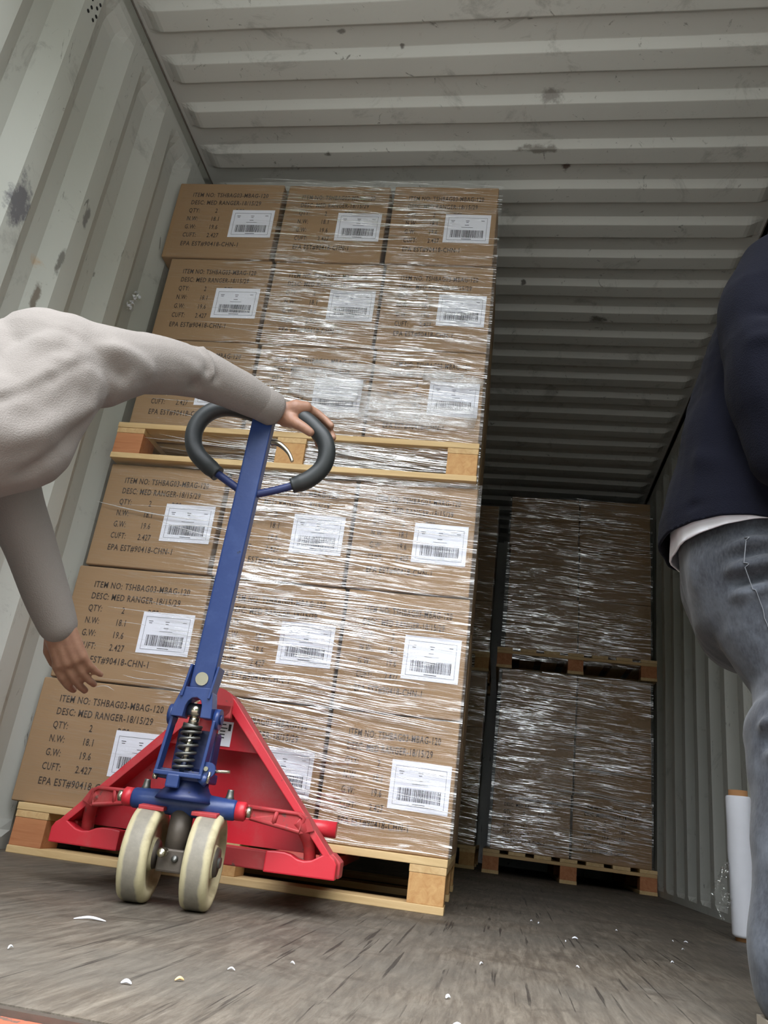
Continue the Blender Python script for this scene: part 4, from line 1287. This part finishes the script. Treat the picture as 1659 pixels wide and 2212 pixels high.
# sweatshirt
bm = bmesh.new()
slab_chain(bm, [(Vector((1.830, -0.640, 0.740)), 0.212, 0.146), (Vector((1.831, -0.640, 0.838)), 0.209, 0.143), (Vector((1.848, -0.640, 0.93)), 0.205, 0.140), (Vector((1.868, -0.640, 1.05)), 0.200, 0.132), (Vector((1.905, -0.640, 1.20)), 0.205, 0.130), (Vector((1.935, -0.640, 1.335)), 0.205, 0.112), (Vector((1.955, -0.635, 1.40)), 0.135, 0.088)], lat2)
chain(bm, [(RS + Vector((0.005, 0.02, -0.005)), 0.102), (Vector((1.862, -0.842, 1.235)), 0.094), (Vector((1.845, -0.868, 1.12)), 0.088), (Vector((1.852, -0.882, 1.00)), 0.083), (Vector((1.880, -0.882, 0.90)), 0.077), (Vector((1.918, -0.872, 0.855)), 0.066), (RW + Vector((-0.005, 0, 0)), 0.046)])
chain(bm, [(LS, 0.095), (LE, 0.080), (LW, 0.045)])
fl = [
    (Vector((1.79, -0.95, 1.16)), Vector((1.93, -0.95, 1.13)), -0.010, 0.016),
    (Vector((1.80, -0.95, 1.09)), Vector((1.93, -0.95, 1.08)), 0.008, 0.016),
    (Vector((1.85, -0.96, 0.93)), Vector((1.95, -0.94, 1.02)), 0.014, 0.014),
    (Vector((1.84, -0.96, 0.90)), Vector((1.95, -0.94, 0.985)), -0.012, 0.013),
    (Vector((1.87, -0.96, 0.865)), Vector((1.96, -0.93, 0.93)), 0.012, 0.013),
    (Vector((1.83, -0.96, 0.99)), Vector((1.94, -0.95, 1.05)), -0.008, 0.014),
    (Vector((1.76, -0.80, 1.10)), Vector((1.80, -0.84, 0.90)), -0.008, 0.018),
    (Vector((1.70, -0.78, 0.95)), Vector((1.82, -0.80, 0.88)), 0.008, 0.020),
    (Vector((1.71, -0.78, 0.83)), Vector((1.90, -0.80, 0.81)), -0.006, 0.012),
]
trim(grow('sweatshirt', bm, 0.007, 5, M['navy'], pr, folds(fl, 0.010, 10, 6.0)), (1.70, -0.70, 0.796), (0.02, 0, -1))
bm = bmesh.new()
slab_chain(bm, [(Vector((1.832, -0.640, 0.835)), 0.190, 0.124), (Vector((1.834, -0.640, 0.770)), 0.195, 0.126), (Vector((1.834, -0.640, 0.720)), 0.195, 0.126)], lat2)
trim(grow('undershirt', bm, 0.007, 3, M['white_cloth'], pr, folds([], 0.003, 14, 2.0)), (1.70, -0.70, 0.770), (0.22, 0, -1))
# jeans
bm = bmesh.new()
slab_chain(bm, [(Vector((1.842, -0.640, 0.80)), 0.178, 0.118), (Vector((1.840, -0.640, 0.73)), 0.188, 0.116), (Vector((1.855, -0.640, 0.66)), 0.188, 0.108)], lat2)
chain(bm, [(Vector((1.855, -0.725, 0.715)), 0.110), (Vector((1.868, -0.735, 0.62)), 0.102), (Vector((1.897, -0.770, 0.52)), 0.082), (RK, 0.074), (RK.lerp(RA, 0.12), 0.090), (RK.lerp(RA, 0.4), 0.072), (RK.lerp(RA, 0.7), 0.066), (RA + Vector((0, 0, 0.01)), 0.060), (RA + Vector((0.0, 0, -0.018)), 0.060)])
chain(bm, [(Vector((1.90, -0.555, 0.70)), 0.105), (LK, 0.076), (Vector((2.035, -0.50, 0.28)), 0.068), (LA, 0.060), (LA + Vector((0, 0, -0.03)), 0.058)])
jf = [
    (Vector((1.74, -0.80, 0.735)), Vector((1.88, -0.85, 0.765)), 0.0144, 0.0126),
    (Vector((1.74, -0.80, 0.715)), Vector((1.88, -0.85, 0.745)), -0.0144, 0.0105),
    (Vector((1.75, -0.80, 0.69)), Vector((1.88, -0.84, 0.715)), 0.0162, 0.0126),
    (Vector((1.75, -0.80, 0.668)), Vector((1.87, -0.84, 0.69)), -0.0180, 0.0105),
    (Vector((1.76, -0.80, 0.645)), Vector((1.87, -0.84, 0.665)), 0.0144, 0.0126),
] + [(RK.lerp(RA, q) + Vector((-0.09, -0.06, dz)), RK.lerp(RA, q) + Vector((0.04, -0.08, -dz)), hh * 1.5, 0.013) for q, dz, hh in (
    (0.08, -0.008, 0.012), (0.15, 0.0, -0.014), (0.22, 0.004, 0.010), (0.32, 0.01, -0.009), (0.62, -0.01, 0.008), (0.80, 0.0, 0.010), (0.87, 0.002, -0.010), (0.95, 0.004, 0.010), (1.02, 0.0, -0.008))
]
je = grow('jeans', bm, 0.007, 5, M['denim'], pr, folds(jf, 0.007, 12, 9.0))
# side seam laid on the cloth
dg = bpy.context.evaluated_depsgraph_get()
def seam(pts, nm, r, hang=-0.0005):
    q = []
    for p in smooth_path(pts, 8):
        ok, loc, nrm, _ = je.closest_point_on_mesh(p)
        q.append(loc + nrm * 0.0008)
    b = MB(); b.ring_tube(q, r, M['thread'], 6); b.build(nm, je)
seam([(1.775, -0.85, 0.795), (1.780, -0.86, 0.73), (1.79, -0.87, 0.66), (1.815, -0.86, 0.58), (1.85, -0.85, 0.51), (1.885, -0.84, 0.46)], 'side_seam', 0.0009)
seam([(1.86, -0.88, 0.76), (1.875, -0.88, 0.735), (1.89, -0.88, 0.715)], 'pocket_stitch', 0.0008)
seam([(1.87, -0.88, 0.765), (1.885, -0.88, 0.74), (1.90, -0.88, 0.72)], 'pocket_stitch', 0.0008)
shoe(pr, (RA.x + 0.045, RA.y), (1, 0)); shoe(pr, (LA.x, LA.y), (1, 0.1))

# ------------------------------------------------------------------ small things
# roll of stretch film standing by the right wall
t = thing('film_roll', 'white roll of stretch film with cardboard core standing behind the jeans leg', 'film roll', (2.162, 0.622, 0))
t.rotation_euler = (math.radians(1.0), math.radians(-1.2), 0)
b = MB(); b.lathe([(0.012, 0.035), (0.02, 0.038), (0.2, 0.038), (0.25, 0.0395), (0.33, 0.038), (0.415, 0.038), (0.42, 0.035)], M['white_cloth'], (0, 0, 0), 'Z', 32); rl = b.build('wound_film', t)
b = MB(); b.lathe([(0.0005, 0.024), (0.0005, 0.029), (0.438, 0.029), (0.438, 0.024), (0.43, 0.022)], M['core'], (0, 0, 0), 'Z', 24); b.build('core', t)
V, Fc = [], []
rr = random.Random(4)
for i in range(15):
    for j in range(15):
        s_, q = i / 14, j / 14
        w = (1 - 0.5 * abs(q - 0.5) * 2)
        V.append((-0.042 - 0.075 * s_ * w + 0.012 * mnoise.noise(Vector((i * 0.7, j * 0.7, 2))), -0.012 - 0.03 * s_ + 0.035 * mnoise.noise(Vector((i * 0.6, j * 0.6, 7))), 0.10 + 0.13 * q - 0.05 * s_ + 0.02 * mnoise.noise(Vector((i * 0.5, j * 0.5, 12)))))
for i in range(14):
    for j in range(14):
        a = i * 15 + j
        Fc.append((a, a + 15, a + 16, a + 1))
o = mesh_obj('loose_tail', V, Fc, [M['film_back']], t); o['label'] = 'crumpled clear loose end of film'
# torn tape scrap on the left wall
V, Fc = [], []
for i in range(9):
    for j in range(13):
        n1 = mnoise.noise(Vector((i * .8, j * .8, 3))); n2 = mnoise.noise(Vector((i * .8, j * .8, 9)))
        wd = 0.6 + 0.5 * math.sin(j * 0.9)
        V.append((0.010 + 0.014 * n2 - 0.002, (i - 4) * 0.006 * wd - j * 0.0035 + 0.01 * n1, (6 - j) * 0.0085 + 0.006 * n2))
for i in range(8):
    for j in range(12):
        a = i * 13 + j
        Fc.append((a, a + 13, a + 14, a + 1))
o = mesh_obj('tape_scrap', V, Fc, [M['film_back'], M['white_cloth']], None, False, [1 if (k * 7) % 3 == 0 else 0 for k in range(len(Fc))])
o.location = (-0.016, -0.015, 1.815)
tag(o, 'crumpled clear tape scrap stuck on the left wall beside the stack', 'tape scrap')
# vent holes high on the left wall
vt = thing('wall_vent', 'cluster of small dark vent holes high on the left wall', 'vent', (0.0, -0.69, 2.43))
for a in range(2):
    for c in range(4):
        b = MB(); b.cyl((-0.006, a * 0.03 - 0.015 + 0.008 * (c % 2), c * 0.026 - 0.04), (0.0055, a * 0.03 - 0.015 + 0.008 * (c % 2), c * 0.026 - 0.04), 0.0055, M['hole'], 12); b.build('vent_hole', vt)
# litter on the floor
def sliver(name, p, L_, w, ang, curve, mat, label, group=None):
    b = MB()
    pts = smooth_path([(-L_ / 2, 0, 0.0016), (0, curve, 0.004), (L_ / 2, 0, 0.0016)], 6)
    b.ring_tube(pts, [max(0.0004, w * math.sin(math.pi * (0.08 + 0.84 * i / (len(pts) - 1)))) for i in range(len(pts))], mat, 6, squash=((0, 0, 1), 1.0))
    o = b.build(name, None, True)
    o.location = p; o.rotation_euler = (0, 0, ang)
    return tag(o, label, 'litter', group)
sliver('wood_splinter', (0.764, -0.878, 0), 0.05, 0.0022, 0.5, 0.008, M['white_cloth'], 'curved pale splinter on the floor in front of the left jack wheel')
sliver('wood_splinter', (1.0, -1.25, 0), 0.012, 0.0022, 0.3, 0.001, M['paper'], 'white chip on the floor near the rusty sill')
sliver('wood_splinter', (1.04, -1.19, 0), 0.012, 0.002, 0.8, 0.001, M['wood_x'], 'yellowish wood chip near the rusty sill')
for k in range(22):
    px, py = rr.uniform(0.75, 2.1), rr.uniform(-1.25, 0.4)
    if py > -0.15 and px < 1.35:
        px = 1.4 + 0.6 * rr.random()
    if math.hypot(px - 1.95, py + 0.65) < 0.35 or (0.3 < px < 1.15 and -0.75 < py < -0.1):
        continue
    sliver('paper_scrap', (px, py, 0), rr.uniform(0.006, 0.016), rr.uniform(0.001, 0.0022), rr.uniform(0, 3), 0.001, M['white_cloth'], 'tiny pale scrap lying on the grey plywood floor', 'scraps on the floor')
